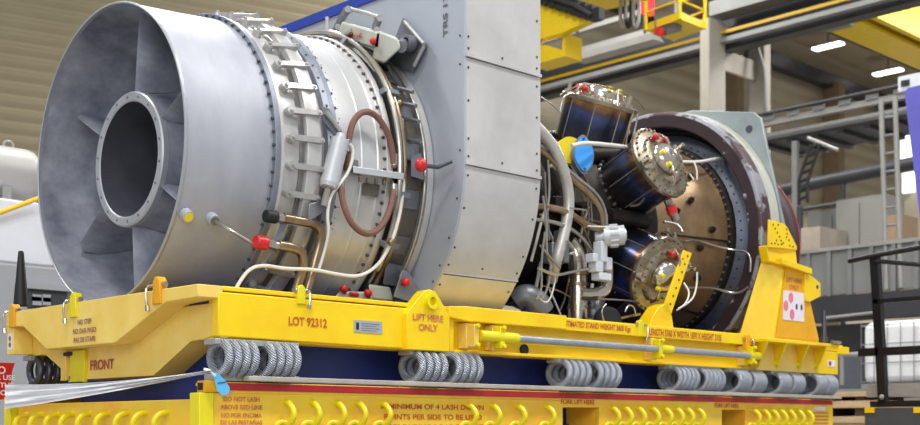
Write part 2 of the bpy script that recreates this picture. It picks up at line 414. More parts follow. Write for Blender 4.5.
for d in (94, 40, 140):
    MB().tube([ring_pt(3.9 + .12*k, (.575 + (.12*k+.02)*.225), d) for k in range(6)], .008, 6).build('casing_seam', BRZD, bz)
fl = lath([(4.50,.69),(4.50,.735),(4.515,.742),(4.55,.742),(4.56,.72)]).build('turbine_flange', BRZD, eng)
pattern(fl, bolts_on(MB(), 4.50, .722, 84, .008, .014), GREYB)
an = lath([(4.555,.715),(4.575,.742),(4.61,.79),(4.625,.825),(4.66,.83)]).build('blue_annulus', BLUG, eng)
b = MB()
for k in range(70):
    d = 360*k/70; c = ring_pt(4.60, .76, d); b.cyl(c, c + Vector((-.02, 0, 0)), .005, .005, 6)
pattern(an, b, BRZD)
lath([(4.665,.82),(4.64,.858),(4.52,.868),(4.505,.870)]).build('shade_black_lining', BLK, eng)  # black colour stands in for the shadow gap behind the lip
lath([(4.62,.866),(4.505,.868),(4.498,.876),(4.498,.956)]).build('outlet_rim', LIPM, eng)
lath([(4.498,.954),(4.500,.968),(4.508,.981),(4.53,.985),(4.615,.985)]).build('outlet_rim_edge', LIPS, eng)
lath([(4.61,.984),(4.63,.984),(4.635,.995),(4.705,.998),(4.71,.99),(4.725,.99)]).build('outlet_band', BEI, eng)
half = [(1.035, 0), (.835, .835), (.775, .89), (.25, 1.00)]
poly = [(-a, b_) for a, b_ in half] + [(a, b_) for a, b_ in half[::-1]] + [(a, -b_) for a, b_ in half[1:]] + [(-a, -b_) for a, b_ in half[:0:-1]]
pl = MB().prism([(Y0 + u, Z0 + v) for u, v in poly], 'X', 4.715, 4.74).build('rear_plate', PLT, eng, bevel=.004)
for s in (-1, 1): MB().cyl((4.712, Y0 + s*.74, Z0 + .775), (4.722, Y0 + s*.74, Z0 + .775), .028, .028, 16).build('plate_hole', BOLT, pl)
lath([(4.74,.70),(5.36,.70),(5.38,.72),(5.42,.725),(5.44,.72),(5.44,.66),(5.0,.62)]).build('exhaust_cylinder', MAR, eng)
lath([(5.42,.722),(5.42,.729),(5.432,.729),(5.432,.722)]).build('exhaust_rim', mat('dull_red_edge', S(170, 70, 66), .5), eng)

# ---------------- combustor cans (built about their own axis, z outward from the engine axis)
def make_can():
    o = MB().lathe([(.50,.17),(.50,.225),(.53,.228),(.545,.222),(.55,.205),(.58,.203),(.80,.203),(.835,.205),(.85,.207)], seg=48).build('combustor_can', TINT)
    m = MB().lathe([(.845,.207),(.848,.232),(.872,.234),(.878,.226),(.880,.19),(.884,.165),(.90,.15),(.905,.12),(.90,.1),(.925,.06),(.93,.0)], seg=48)
    for k in range(30):
        a = 2*PI*k/30; m.cyl((.216*cos(a), .216*sin(a), .876), (.216*cos(a), .216*sin(a), .892), .008, .007, 6)
    for k in range(22):
        a = 2*PI*k/22; m.cyl((.157*cos(a), .157*sin(a), .89), (.157*cos(a), .157*sin(a), .908), .007, .006, 6)
    e = m.build('end_plate', ENDP, o)
    m = MB()
    for k in range(28):
        a = 2*PI*k/28; m.cyl((.216*cos(a), .216*sin(a), .528), (.216*cos(a), .216*sin(a), .56), .009, .008, 6)
    pattern(o, m, GREYB)
    for k in range(8):
        a = 2*PI*k/8 + .3; MB().tube([(.2045*cos(a), .2045*sin(a), .58), (.2055*cos(a), .2055*sin(a), .845)], .003, 6).build('weld_seam', PIPE, o)
    m = MB().lathe([(.905,.10),(.93,.098),(.955,.085),(.972,.06),(.978,.03),(.972,0)], seg=28)
    for a in (2.1, 5.2): m.tube([(.05*cos(a), .05*sin(a), .94), (.10*cos(a), .10*sin(a), .965), (.15*cos(a+.3), .15*sin(a+.3), .945), (.17*cos(a+.4), .17*sin(a+.4), .90)], .008, 8, bend=2)
    m.build('fuel_injector', STST, o)
    for a in (2.05, 2.7):
        p = Vector((.145*cos(a), .145*sin(a), .885))
        MB().cyl(p, p + Vector((0, 0, .03)), .012, .012, 10).ball(p + Vector((0, 0, .042)), .021, seg=14).build('red_cap', RED, o)
    for a, rr_ in ((4.0, .085), (4.9, .10)):
        p = Vector((rr_*cos(a), rr_*sin(a), .95))
        MB().cyl(p, p + Vector((0, 0, .03)), .015, .013, 10).build('yellow_plug', CYEL, o)
    for a in (1.4, 4.3): MB().hexa([(.20*cos(a-.16), .20*sin(a-.16), .87), (.25*cos(a-.1), .25*sin(a-.1), .87), (.25*cos(a+.1), .25*sin(a+.1), .87), (.20*cos(a+.16), .20*sin(a+.16), .87)], [(.20*cos(a-.16), .20*sin(a-.16), .90), (.25*cos(a-.1), .25*sin(a-.1), .90), (.25*cos(a+.1), .25*sin(a+.1), .90), (.20*cos(a+.16), .20*sin(a+.16), .90)]).cyl((.235*cos(a), .235*sin(a), .90), (.235*cos(a), .235*sin(a), .95), .013, .013, 8).build('lifting_ear', STST, o)
    return o
can = make_can()
eo = eng.location
for i, (d, roll) in enumerate(((67, 310), (21, 20), (114.5, 300))):
    c = can if i == 0 else copy_tree(can)
    c.parent = eng
    c.location = Vector((3.55, Y0 - .03*sin(rad(d)), Z0 + .03*cos(rad(d)))) - eo
    c.scale = (1.13, 1.13, 1) if i == 1 else (1.08, 1.08, 1)
    c.rotation_euler = (Matrix.Rotation(rad(d), 4, 'X') @ Matrix.Rotation(rad(roll), 4, 'Z')).to_euler()
# sleeve ducts from the casing to the cans
for d in (45, 90, 0):
    c0 = ring_pt(3.30, .60, d); c1 = ring_pt(3.62, .66, d)
    MB().tube([c0, c0.lerp(c1, .5), c1], .055, 14).build('transfer_sleeve', DARK, eng)

# ---------------- pipes and fittings between duct and combustors
def P(l): return [at(x, y, Y=Yy) for x, y, Yy in l]
def pipe(name, l, r, m, bend=2, seg=10): return MB().tube(P(l), r, seg, bend).build(name, m, eng)
pipe('bleed_pipe', [(534,124,.2),(547,138,.18),(557,152,.17),(566,178,.17),(570,202,.18),(565,232,.19),(556,262,.2),(552,280,.3)], .034, ALU, seg=14)
pipe('oil_pipe', [(534,145,.2),(548,156,.2),(571,179,.16),(593,197,.14),(602,212,.14),(603,228,.14),(604,246,.16)], .017, PIPB)
pipe('oil_pipe', [(532,140,.22),(550,152,.22),(574,176,.18),(597,193,.16),(606,212,.16),(606,230,.16)], .012, PIPE)
pipe('drain_pipe', [(532,206,.2),(552,208,.2),(566,211,.18),(586,225,.15),(603,230,.14)], .021, PIPB)
pipe('drain_pipe', [(532,219,.2),(555,222,.18),(572,229,.18),(586,241,.2),(592,254,.22)], .012, PIPE)
pipe('cream_cable', [(572,146,.28),(583,143,.26),(600,144,.25),(626,147,.3)], .014, CRM)
el = MB().tube(P([(568,244,.42),(574,250,.4),(578,262,.36),(578,290,.34),(578,332,.34)]), .062, 18, 2)
el.build('exhaust_elbow', STST, eng)
b = MB()
b.bm.free()
for y in (272, 283, 306, 318): MB().tube(P([(578,y,.345),(578,y+3,.345)]), .068, 18).build('elbow_clamp', PIPB, eng)
pipe('branch_elbow', [(580,294,.30),(594,295,.26),(605,291,.23),(607,278,.22),(606,262,.22)], .042, STST, seg=16)
b = MB().tube(P([(600,240,.17),(601,262,.17)]), .026, 12); b.box(*[c for c in ( .0,.001,0,.001,0,.001)]); b.build('valve_stem', WHP, eng)
vb = MB()
for (x0, y0, x1, y1) in ((598,242,604,262),(593,262,600,272),(604,258,609,270),(596,274,608,280),(590,254,595,262)):
    a, c = at(x0, y1, Y=.15), at(x1, y0, Y=.15)
    vb.box(a.x, c.x, .12, .19, a.z, c.z)
vb.build('control_valve', WHP, eng, bevel=.006)
p = at(624, 235, Y=.06); q = p + Vector((-.09, .09, -.01))
mm = MB().cyl(q, p, .062, .062, 24); mm.cyl(p, p + (p-q).normalized()*.012, .04, .038, 24); mm.cyl(q + (q-p)*.4, q, .03, .04, 16)
for k in range(10):
    a = 2*PI*k/10; ax = (p-q).normalized(); u = ax.orthogonal().normalized(); w = ax.cross(u)
    c = q.lerp(p, .3) + (u*cos(a) + w*sin(a))*.064; mm.cyl(c, c + ax*.05, .009, .009, 6)
mm.build('pressure_sensor', ACT, eng)
p = at(570, 150, Y=.45); m = MB().cyl(p + Vector((.05, .09, 0)), p, .085, .085, 28); m.build('yellow_port_cap', CYEL, eng)
MB().cyl(p + Vector((.13,.234,0)), p + Vector((.05,.09,0)), .065, .08, 24).build('port_flange', GREYB, eng)
# blue rhomboid cover on its flange
c = at(583.5, 154.5, Y=.34); n = Vector((-.5, -.85, .1)).normalized(); u = Vector((0,0,1)); u = (u - n*u.dot(n)).normalized(); w = n.cross(u)
def rhomb(k, off):
    pts = []
    for a in range(24):
        t = 2*PI*a/24; s = 1 + .28*abs(cos(t))**6
        pts.append(c + n*off + (u*cos(t)*.094*s + w*sin(t)*.066)*k)
    return pts
MB().hexa(rhomb(1.08, -.05), rhomb(1.08, .0)).build('fuel_port_flange', GREYB, eng)
cv = MB().hexa(rhomb(.96, .001), rhomb(.94, .014)).build('blue_port_cover', CBLU, eng)
m = MB()
for s in (-1, 1): m.cyl(c + u*s*.098 + n*.012, c + u*s*.098 + n*.024, .009, .008, 8)
m.build('cover_screws', BOLT, cv)
for (x, y, Yy, w_, h_, m_) in ((551, 253, .26, .06, .12, GREYB), (562, 247, .24, .05, .2, GREYB), (585, 196, .32, .1, .1, DRUM), (556, 205, .40, .08, .1, DARK)):
    a = at(x, y, Y=Yy); MB().box(a.x-w_/2, a.x+w_/2, Yy-.04, Yy+.05, a.z-h_/2, a.z+h_/2).build('junction_box', m_, eng, bevel=.008)
MB().ball(at(561, 247, Y=.19), .012).build('red_button', RED, eng)
for l, m_ in (([(596,300,.4),(592,310,.36),(596,322,.36),(606,330,.4)], GREYB), ([(586,330,.36),(600,318,.34),(612,322,.34)], GREYB)):
    pipe('insulated_elbow', l, .06, m_, seg=14)
MB().lathe([(0,.0),(.004,.08),(.03,.098),(.06,.1)], at(612, 322, Y=.10), (.25, 1, 0), 28).build('black_cover', BLK, eng)
MB().tube(P([(516,302,.4),(524,296,.36),(533,301,.34),(538,312,.34)]), [.07,.10], 16, 2).build('insulation_sleeve', GREYB, eng)
wires = [([(541,97,.5),(552,104,.45),(560,112,.42)],.005), ([(543,196,.14),(547,225,.12),(546,252,.12),(552,268,.12)],.008), ([(548,160,.2),(550,190,.2),(547,215,.18)],.007), ([(575,186,.2),(590,190,.2),(601,205,.2)],.006),
 ([(582,188,.17),(588,200,.17),(589,222,.17),(588,236,.17)],.006), ([(585,188,.17),(591,200,.17),(592,222,.17)],.005), ([(545,232,.1),(541,262,.1),(542,290,.1),(536,300,.1)],.007), ([(551,262,.12),(549,285,.12),(542,300,.12),(536,296,.12)],.007),
 ([(556,276,.12),(552,296,.12),(546,304,.14),(538,297,.14)],.005), ([(538,268,.1),(556,276,.1),(572,272,.12),(590,269,.14)],.009), ([(567,240,.15),(576,252,.15),(570,254,.15)],.008), ([(588,226,.12),(600,227,.12),(618,226,.12)],.005),
 ([(570,208,.12),(586,210,.12)],.005), ([(541,285,.14),(560,291,.14),(570,297,.2)],.004), ([(540,245,.12),(548,255,.1),(560,268,.12)],.007), ([(560,95,.45),(571,88,.4),(590,83,.4),(615,89,.4),(638,100,.4),(645,110,.4)],.005),
 ([(560,112,.42),(563,96,.4),(572,93,.4)],.005), ([(634,112,.35),(628,130,.35),(626,145,.35)],.006), ([(638,114,.3),(634,135,.3),(628,150,.3)],.006), ([(618,90,.4),(617,106,.35)],.005), ([(655,178,.2),(648,192,.2),(640,205,.2),(630,206,.22)],.007),
 ([(655,235,.15),(665,228,.14),(678,243,.12),(688,251,.1)],.007), ([(604,322,.1),(601,310,.1),(606,304,.1)],.005), ([(625,312,.1),(628,305,.1),(634,306,.1),(636,316,.1)],.005), ([(620,318,.12),(640,314,.12)],.008), ([(598,299,.2),(622,300,.2),(640,302,.25)],.006)]
for k in range(26):
    x = 541 + random.random()*52; y = 160 + random.random()*130; Yy = .34 + random.random()*.22
    l = [(x, y, Yy)]
    dx, dy = random.choice(((2, 22), (-6, 20), (16, 4), (20, 10), (8, 18)))
    for q in range(3): l.append((l[-1][0] + dx*random.uniform(.3, 1.2), l[-1][1] + dy*random.uniform(.6, 1.2), Yy + random.uniform(-.03, .03)))
    wires.append((l, random.choice((.006, .009, .012))))
for l, r in wires: pipe('thin_pipe', l, r, random.choice((PIPE, PIPB, PIPE, CRM)), seg=7)
# white and steel lines over the bronze casing
def xpipe(name, l, r, m): return MB().tube([at(x, y, X=X) for x, y, X in l], r, 8, 2).build(name, m, eng)
xpipe('sense_line', [(664,160,4.1),(682,162,4.2),(700,162,4.35),(714,159,4.5),(722,158,4.6)], .011, CRM)
xpipe('sense_line', [(684,242,4.0),(697,240,4.2),(715,246,4.35),(732,250,4.46),(746,251,4.48),(751,258,4.48),(750,272,4.48)], .008, PIPE)
xpipe('sense_line', [(684,288,4.0),(700,288,4.2),(715,288,4.35),(730,293,4.46),(741,293,4.48),(748,287,4.48)], .009, PIPE)
for l in ([(668,152,3.7),(680,154,3.8),(683,165,3.9),(684,180,4.0)], [(676,170,3.7),(682,178,3.8),(688,186,3.9)], [(694,162,4.0),(697,170,4.0),(697,180,4.0)], [(690,174,4.0),(694,180,4.0)], [(697,272,3.7),(697,285,3.7),(693,300,3.6),(678,309,3.4)], [(684,283,3.6),(690,292,3.6),(686,304,3.5),(677,310,3.4)]):
    xpipe('white_wire', l, .006, CRM)
a = at(671, 209, X=3.7)
MB().tube([at(667, 199, X=3.62), at(676, 220, X=3.7)], .028, 10).build('igniter', PIPE, eng)
MB().tube([at(670, 206, X=3.6), at(673, 214, X=3.62)], .034, 10).build('red_igniter_sleeve', RED, eng)
for l in ([(664,222,3.7),(678,224,3.8),(682,232,3.8)], [(668,228,3.7),(668,240,3.7)], [(675,232,3.8),(676,246,3.8)], [(660,196,3.6),(654,208,3.6),(646,214,3.6)]):
    xpipe('thin_pipe', l, .010, PIPE)

# ---------------- fittings on the intake and compressor (near side)
# two capped drain connections with bent tubes
def on_casing(px, py, r):
    d = FW + RT*((px-CX)/F_PX) + Vector((0, 0, (HZ-py)/F_PX))
    oy, oz = CAM.y - Y0, CAM.z - Z0
    a = d.y**2 + d.z**2; b = 2*(oy*d.y + oz*d.z); c = oy*oy + oz*oz - r*r
    t = (-b - math.sqrt(b*b - 4*a*c))/(2*a)
    return CAM + d*t
def capped(px, py, qx, qy, Yy, r, m_):
    p, q = at(px, py, Y=Yy), at(qx, qy, Y=Yy+.0)
    ax = (q-p).normalized()
    o = MB().cyl(p - ax*.045, p + ax*.02, r, r, 20).build('plastic_cap', m_, eng, bevel=.006)
    MB().cyl(p + ax*.015, p + ax*.06, r*.72, r*.72, 6).cyl(p + ax*.06, p + ax*.09, r*.6, r*.6, 14).build('pipe_fitting', PIPE, o)
for x, y, m2 in ((186, 215, CYEL), (212, 219, GREYB)):
    p = on_casing(x, y, .765); d = Vector((0, p.y - Y0, p.z - Z0)).normalized()
    base = p - d*.012
    bo = MB().cyl(base, base + d*.04, .032, .030, 24).build('boss_plug', SHEET, eng, bevel=.003)
    MB().cyl(base + d*.03, base + d*.042, .024, .022, 20).build('plug_face', m2, bo)
    if x > 200: MB().tube([base + d*.03, base + d*.06, at(228, 229, Y=.17), at(258, 247, Y=.16)], .0085, 8, 2).build('drain_rod', PIPE, eng)
capped(273, 217, 286, 219, .16, .031, BLK); capped(263, 243, 280, 246, .14, .033, RED)
pipe('bent_drain_tube', [(283,218,.16),(300,221,.16),(317,224,.18),(322,236,.2),(316,258,.22),(304,300,.24)], .024, PIPB, bend=3, seg=12)
pipe('bent_drain_tube', [(278,245,.14),(292,247,.14),(302,252,.16),(304,266,.18),(299,280,.2),(293,300,.22)], .024, PIPB, bend=3, seg=12)
a = at(283, 226, Y=.165); MB().hexa([at(284,212,Y=.17), at(288,222,Y=.17), at(276,254,Y=.17), at(272,248,Y=.17)], [at(284,212,Y=.18), at(288,222,Y=.18), at(276,254,Y=.18), at(272,248,Y=.18)]).build('tube_bracket', GREYB, eng)
b = MB()                                        # dark bracketry under the vane band
b.hexa([at(262,206,X=.56), at(286,212,X=.66), at(272,262,X=.66), at(240,258,X=.56)], [at(262,206,X=.56)+Vector((.004,.02,0)), at(286,212,X=.66)+Vector((.004,.02,0)), at(272,262,X=.66)+Vector((.004,.02,0)), at(240,258,X=.56)+Vector((.004,.02,0))])
b.build('flange_web', GREYB, eng)
pipe('cream_cable', [(232,296,.14),(240,281,.14),(250,268,.14),(265,265,.14),(285,269,.14),(312,269,.14),(340,275,.13),(360,277,.12),(378,266,.12),(391,245,.12),(400,215,.12),(404,185,.13),(404,150,.16),(402,118,.24),(398,96,.34),(390,74,.45),(386,52,.50)], .009, CRM, bend=3)
pipe('cream_cable', [(350,144,.1),(354,150,.1),(350,170,.1),(340,184,.1),(330,196,.12),(327,215,.12),(329,232,.12),(325,250,.14),(318,272,.16)], .008, CRM, bend=2)
pipe('brown_hose', [(347,170,.15),(348,145,.14),(352,122,.13),(362,111,.12),(374,113,.12),(386,128,.12),(392,146,.13),(394,168,.14)], .0165, HOSE, bend=3)
pipe('brown_hose', [(340,182,.12),(343,205,.10),(352,226,.08),(368,236,.08),(382,227,.09),(391,208,.1),(394,188,.12)], .0165, HOSE, bend=3)
for x, y, Yy in ((348,146,.14),(394,160,.14),(394,190,.12),(341,186,.12)): p = at(x, y, Y=Yy); MB().cyl(p - Vector((0,0,.03)), p + Vector((0,0,.03)), .020, .020, 12).build('hose_fitting', PIPE, eng)
p, q = at(340, 140, Y=.12), at(329, 184, Y=.12)
ac = MB().cyl(q, p, .047, .047, 24).cyl(p, p + (p-q).normalized()*.03, .03, .026, 14).cyl(q + (q-p).normalized()*.02, q, .040, .047, 24).build('actuator', ACT, eng)
MB().cyl(q + (q-p).normalized()*.12, q, .016, .016, 10).build('actuator_rod', STST, ac)
for l in ([(322,106),(329,108),(343,133),(336,137),(324,122)], [(309,204),(321,200),(330,206),(321,214),(308,222)], [(346,158),(358,160),(360,176),(348,172)]):
    MB().hexa([at(x, y, Y=.15) for x, y in l], [at(x, y, Y=.20) for x, y in l]).build('actuator_bracket', GREYB, eng, bevel=.004)
pipe('link_rod', [(326,112,.14),(340,130,.14)], .013, LEV)
MB().hexa([at(353,173,Y=.10), at(404,180,Y=.10), at(404,173,Y=.10), at(353,166,Y=.10)], [at(353,173,Y=.2), at(404,180,Y=.2), at(404,173,Y=.2), at(353,166,Y=.2)]).build('manifold_block', ACT, eng, bevel=.004)
for k in range(6): p = at(360 + 8*k, 177 + k, Y=.13); MB().cyl(p, p - Vector((0, 0, .025)), .011, .010, 8).build('manifold_port', PIPB, eng)
MB().hexa([at(362,195,Y=.16), at(378,197,Y=.16), at(380,185,Y=.16), at(364,183,Y=.16)], [at(362,195,Y=.2), at(378,197,Y=.2), at(380,185,Y=.2), at(364,183,Y=.2)]).build('inspection_cover', DRUM, eng, bevel=.003)
p = at(421, 165, Y=.02); MB().ball(p, .035, 1, .9, 1.05, 18).build('red_ball_cap', RED, eng)
MB().hexa([at(411,157,Y=.1), at(421,153,Y=.1), at(424,180,Y=.1), at(411,176,Y=.1)], [at(411,157,Y=.16), at(421,153,Y=.16), at(424,180,Y=.16), at(411,176,Y=.16)]).build('cap_bracket', GREYB, eng)
MB().tube([p + Vector((.03, -.0, 0)), at(438, 167, Y=.0), at(452, 161, Y=-.06)], .012, 10).build('capped_rod', BOLT, eng)

# upper gear housing on the casing, standing out towards the camera
UX = 1.36
def U(x, y, dx=0): return at(x, y, X=UX+dx)
gb = MB().hexa([U(342,21), U(381,32), U(379,50), U(337,38)], [U(342,21,.12), U(381,32,.12), U(379,50,.12), U(337,38,.12)]).build('upper_gear_housing', PALE, eng, bevel=.012)
MB().hexa([U(378,30), U(398,38), U(401,48), U(384,64), U(372,60)], [U(378,30,.2), U(398,38,.2), U(401,48,.2), U(384,64,.2), U(372,60,.2)]).build('housing_cover', PALE, gb, bevel=.012)
for x, y in ((350, 34), (373, 41)): MB().ball(U(x, y, -.03), .019).cyl(U(x, y, -.03), U(x, y, .02), .016, .016, 10).build('red_cap', RED, gb)
letters('red_mark', '>K', .05, .028, U(359.5, 36, -.006), '-X', RED, gb)
for l in ([(347,10),(342,18),(336,30)], [(379,18),(376,26),(376,34)]):
    MB().tube([U(x, y, .03) for x, y in l], .022, 10).build('link_arm', GREYB, gb)
MB().tube([U(349,9,.03), U(365,13,.03), U(380,18,.03)], .013, 10).build('link_rod', LEV, gb)
m = MB()
m.bm.free()
for x, y in ((348,9),(380,18),(338,27),(377,30)): MB().cyl(U(x, y, .01), U(x, y, .06), .018, .018, 14).build('link_pivot', LEV, gb)
MB().hexa([at(403,17,X=1.52), at(427,43,X=1.52), at(413,72,X=1.52), at(386,62,X=1.52)], [at(403,17,X=1.548), at(427,43,X=1.548), at(413,72,X=1.548), at(386,62,X=1.548)]).build('mount_plate', GREYB, eng, bevel=.004)
MB().tube([at(405,22,X=1.51), at(424,44,X=1.51)], .012, 8).build('plate_rib', LEV, eng); MB().tube([at(424,46,X=1.51), at(414,66,X=1.51)], .010, 8).build('plate_rib', LEV, eng)
m = MB().cyl(at(401,47,X=1.40), at(405,44,X=1.5), .03, .04, 20); m.lathe([(0,.026),(0,.042),(.05,.045),(.05,.026)], at(405,42,X=1.45), (1,.1,.0), 20)
m.build('plate_socket', GREYB, eng)
pipe('valve_lever', [(394,26,.6),(404,30,.6)], .01, BOLT)
for l in ([(310,35),(325,31),(338,33),(346,40)], [(322,42),(336,42),(352,48),(366,60),(376,72)], [(338,45),(356,49),(370,62),(384,82),(394,104)], [(352,30),(340,40),(338,50)]):
    MB().tube([at(x, y, X=1.30) for x, y in l], .012, 8, 2).build('upper_pipe', PIPE, eng)
MB().tube([at(327,42,X=1.3), at(327,17,X=1.3)], .010, 8).build('standpipe', WHT, eng)
pipe('cream_cable', [(382,24,.62),(387,40,.58),(392,62,.5),(401,74,.42),(403,92,.36),(402,110,.28)], .015, CRM, bend=2)
for l in ([(398,88),(413,92)], [(400,103),(416,106)], [(404,118),(419,122)], [(408,140),(421,142)]): MB().tube([at(x, y, X=1.42) for x, y in l], .012, 6).build('drum_clip', GREYB, eng)
for x, y in ((399, 103), (391, 242)): MB().ball(at(x, y, Y=.22 if y < 200 else .1), .02).build('copper_clip', PIPB, eng)
# lower gear housing behind the rail
lb = MB().hexa([at(372,300,Y=.32), at(394,302,Y=.32), at(390,287,Y=.32), at(368,284,Y=.32)], [at(372,300,Y=.5), at(394,302,Y=.5), at(390,287,Y=.5), at(368,284,Y=.5)]).build('lower_gear_housing', PALE, eng, bevel=.012)
MB().hexa([at(332,300,Y=.32), at(374,304,Y=.32), at(372,292,Y=.32), at(340,291,Y=.32)], [at(332,300,Y=.46), at(374,304,Y=.46), at(372,292,Y=.46), at(340,291,Y=.46)]).build('housing_extension', PALE, lb, bevel=.01)
for x, y in ((344, 289), (368, 293)): MB().ball(at(x, y, Y=.30), .022).cyl(at(x, y, Y=.30), at(x, y+5, Y=.34), .014, .014, 8).build('red_cap', RED, lb)
MB().tube([at(350,294,Y=.31), at(358,295,Y=.31)], .011, 6).build('red_mark', RED, lb)
MB().hexa([at(393,297,Y=.2), at(402,270,Y=.2), at(408,271,Y=.2), at(424,297,Y=.2), at(414,304,Y=.2)], [at(393,297,Y=.32), at(402,270,Y=.32), at(408,271,Y=.32), at(424,297,Y=.32), at(414,304,Y=.32)]).build('trunnion_bracket', GREYB, eng, bevel=.006)
MB().ball(at(406, 282, Y=.18), .024).build('red_cap', RED, eng)
MB().hexa([at(383,284,Y=.34), at(402,288,Y=.34), at(404,266,Y=.34), at(386,262,Y=.34)], [at(383,284,Y=.45), at(402,288,Y=.45), at(404,266,Y=.45), at(386,262,Y=.45)]).build('lower_plate', GREYB, eng, bevel=.004)

# ================================================================== UPPER TRANSPORT FRAME
LX = 5.5; WY = 1.95
cr = thing('transport_cradle', 'yellow steel cradle frame with LOT 92312 side rail carrying the turbine engine', 'frame', (2.7, WY/2, .40))
for near in (1, 0):
    y = (lambda v: v) if near else (lambda v: WY - v)
    def B(x0, x1, a, b_, z0, z1): return MB().box(x0, x1, min(y(a), y(b_)), max(y(a), y(b_)), z0, z1)
    m = B(.12, 5.44, .05, .10, .405, .625); 
    m.box(.12, 5.44, min(y(.02), y(.16)), max(y(.02), y(.16)), .395, .412)
    m.box(.132, 4.40, min(y(.001), y(.16)), max(y(.001), y(.16)), .612, .633)
    m.build('side_rail', YEL, cr, bevel=.004)
    m = MB().prism([(.104,.405),(1.56,.395),(1.56,.605),(.104,.605)], 'Y', *sorted((y(-.004), y(.05))))
    m.build('deep_side_plate', YEL, cr, bevel=.006)
    m = MB().prism([(1.50,.575),(1.62,.56),(2.43,.56),(2.43,.64),(1.62,.64),(1.50,.632)], 'Y', *sorted((y(-.03), y(.05))))
    m.build('flange_doubler', YEL, cr, bevel=.005)
    B(2.43, 4.40, -.006, .05, .558, .628).build('label_flange', YEL, cr, bevel=.004)
    # lifting lug
    lug = MB().prism([(1.20,.392),(1.50,.392),(1.50,.575),(1.42,.68),(1.395,.70),(1.36,.708),(1.325,.70),(1.30,.68),(1.20,.575)], 'Y', *sorted((y(-.035), y(.03)))).build('lifting_lug', YEL, cr, bevel=.005)
    c0 = Vector((1.36, y(-.06), .645)); c1 = Vector((1.36, y(.05), .645))
    MB().lathe([(0,.024),(0,.04),(.11,.04),(.11,.024),(0,.024)], c0, c1-c0, 24).build('lug_bush', YELG, lug)
    MB().cyl(c0 + (c1-c0)*.3, c1, .024, .024, 16).build('lug_hole', BOLT, lug)
    if near: letters('lug_lettering', 'LIFT HERE\nONLY', .21, .085, (1.345, -.0365, .535), '-Y', LETR, lug, space=1.05)
letters('lot_lettering', 'LOT 92312', .225, .042, (.60, -.0055, .497), '-Y', LET, cr)
dp = MB().box(.88, 1.06, -.008, -.003, .465, .525).build('data_plate', PLATEM, cr)
MB().box(.892, .908, -.010, -.007, .478, .512).build('plate_emblem', INK, dp)
m = MB()
for k in range(4): m.box(.925, 1.04 - .02*(k % 2), -.0092, -.0075, .508 - .011*k, .511 - .011*k)
m.build('plate_print', GREYB, dp)
letters('weight_lettering', 'ESTIMATED STAND WEIGHT 3600 Kgs', .62, .044, (2.735, -.0075, .593), '-Y', LET, cr)
letters('size_lettering', 'LENGTH 5760 X WIDTH 1870 X HEIGHT 3135', .78, .044, (3.62, -.0075, .591), '-Y', LET, cr)
# front cross member: lower web plate and the protruding upper box, both cranked
low = [(.06,.415),(.13,.402),(.24,.398),(.57,.25),(1.38,.25),(1.71,.398),(1.82,.402),(1.89,.415),(1.89,.56),(.06,.56)]
MB().prism(low, 'X', .115, .16).prism([(.0,.40),(.06,.40),(.06,.57),(.0,.57)], 'X', .1155, .16).build('front_web', YELF, cr, bevel=.004)
fb = MB(); fb.prism(low[:4][::-1] + [(.06,.44),(.13,.43)] , 'X', .116, .30) if False else None
for seg_ in range(len(low)-3):
    (a0, b0), (a1, b1) = low[seg_], low[seg_+1]
    fb.prism([(a0,b0-.002),(a1,b1-.002),(a1,b1+.012),(a0,b0+.012)], 'X', .113, .26)
fb.build('front_lower_flange', YELF, cr)
up = [(0.0,.632),(0.0,.575),(.27,.57),(.73,.408),(1.46,.408),(1.74,.545),(1.95,.555),(1.95,.632)]
MB().prism(up, 'X', .0, .13).build('front_beam', YELF, cr, bevel=.004)
letters('front_lettering', 'FRONT', .245, .052, (.112, 1.075, .318), '-X', LETF, cr)
letters('step_lettering', 'NO STEP\nNO DAR PASO\nPAS DE ETAPE', .24, .115, (-.002, 1.04, .483), '-X', LETV, cr, space=1.25)
cb = MB().box(.095, .117, at(84,365,X=.095).y, at(70,365,X=.095).y, .232, .40).build('guide_block', YELG, cr, bevel=.004)
MB().box(.095, .117, at(66,365,X=.095).y, at(60.5,365,X=.095).y, .245, .40).build('guide_bar', YELF, cb, bevel=.003)
MB().box(.092, .117, at(82,380,X=.092).y, at(61,380,X=.092).y, .218, .236).build('rubber_pad', BLK, cb, bevel=.003)
MB().box(.092, .117, at(72,350,X=.092).y, at(63,350,X=.092).y, .375, .395).build('rubber_pad', BLK, cb, bevel=.003)
MB().box(.002, .115, 1.865, 1.948, .40, .56).build('front_end_plate', YELF, cr, bevel=.004)
st = MB().box(-.0005, .003, 1.88, 1.925, .425, .515).build('warning_sticker', WPAP, cr)
MB().cyl((.0, 1.902, .487), (-.002, 1.902, .487), .014, .014, 16).cyl((.0, 1.902, .452), (-.002, 1.902, .452), .014, .014, 16).build('sticker_print', LETV, st)
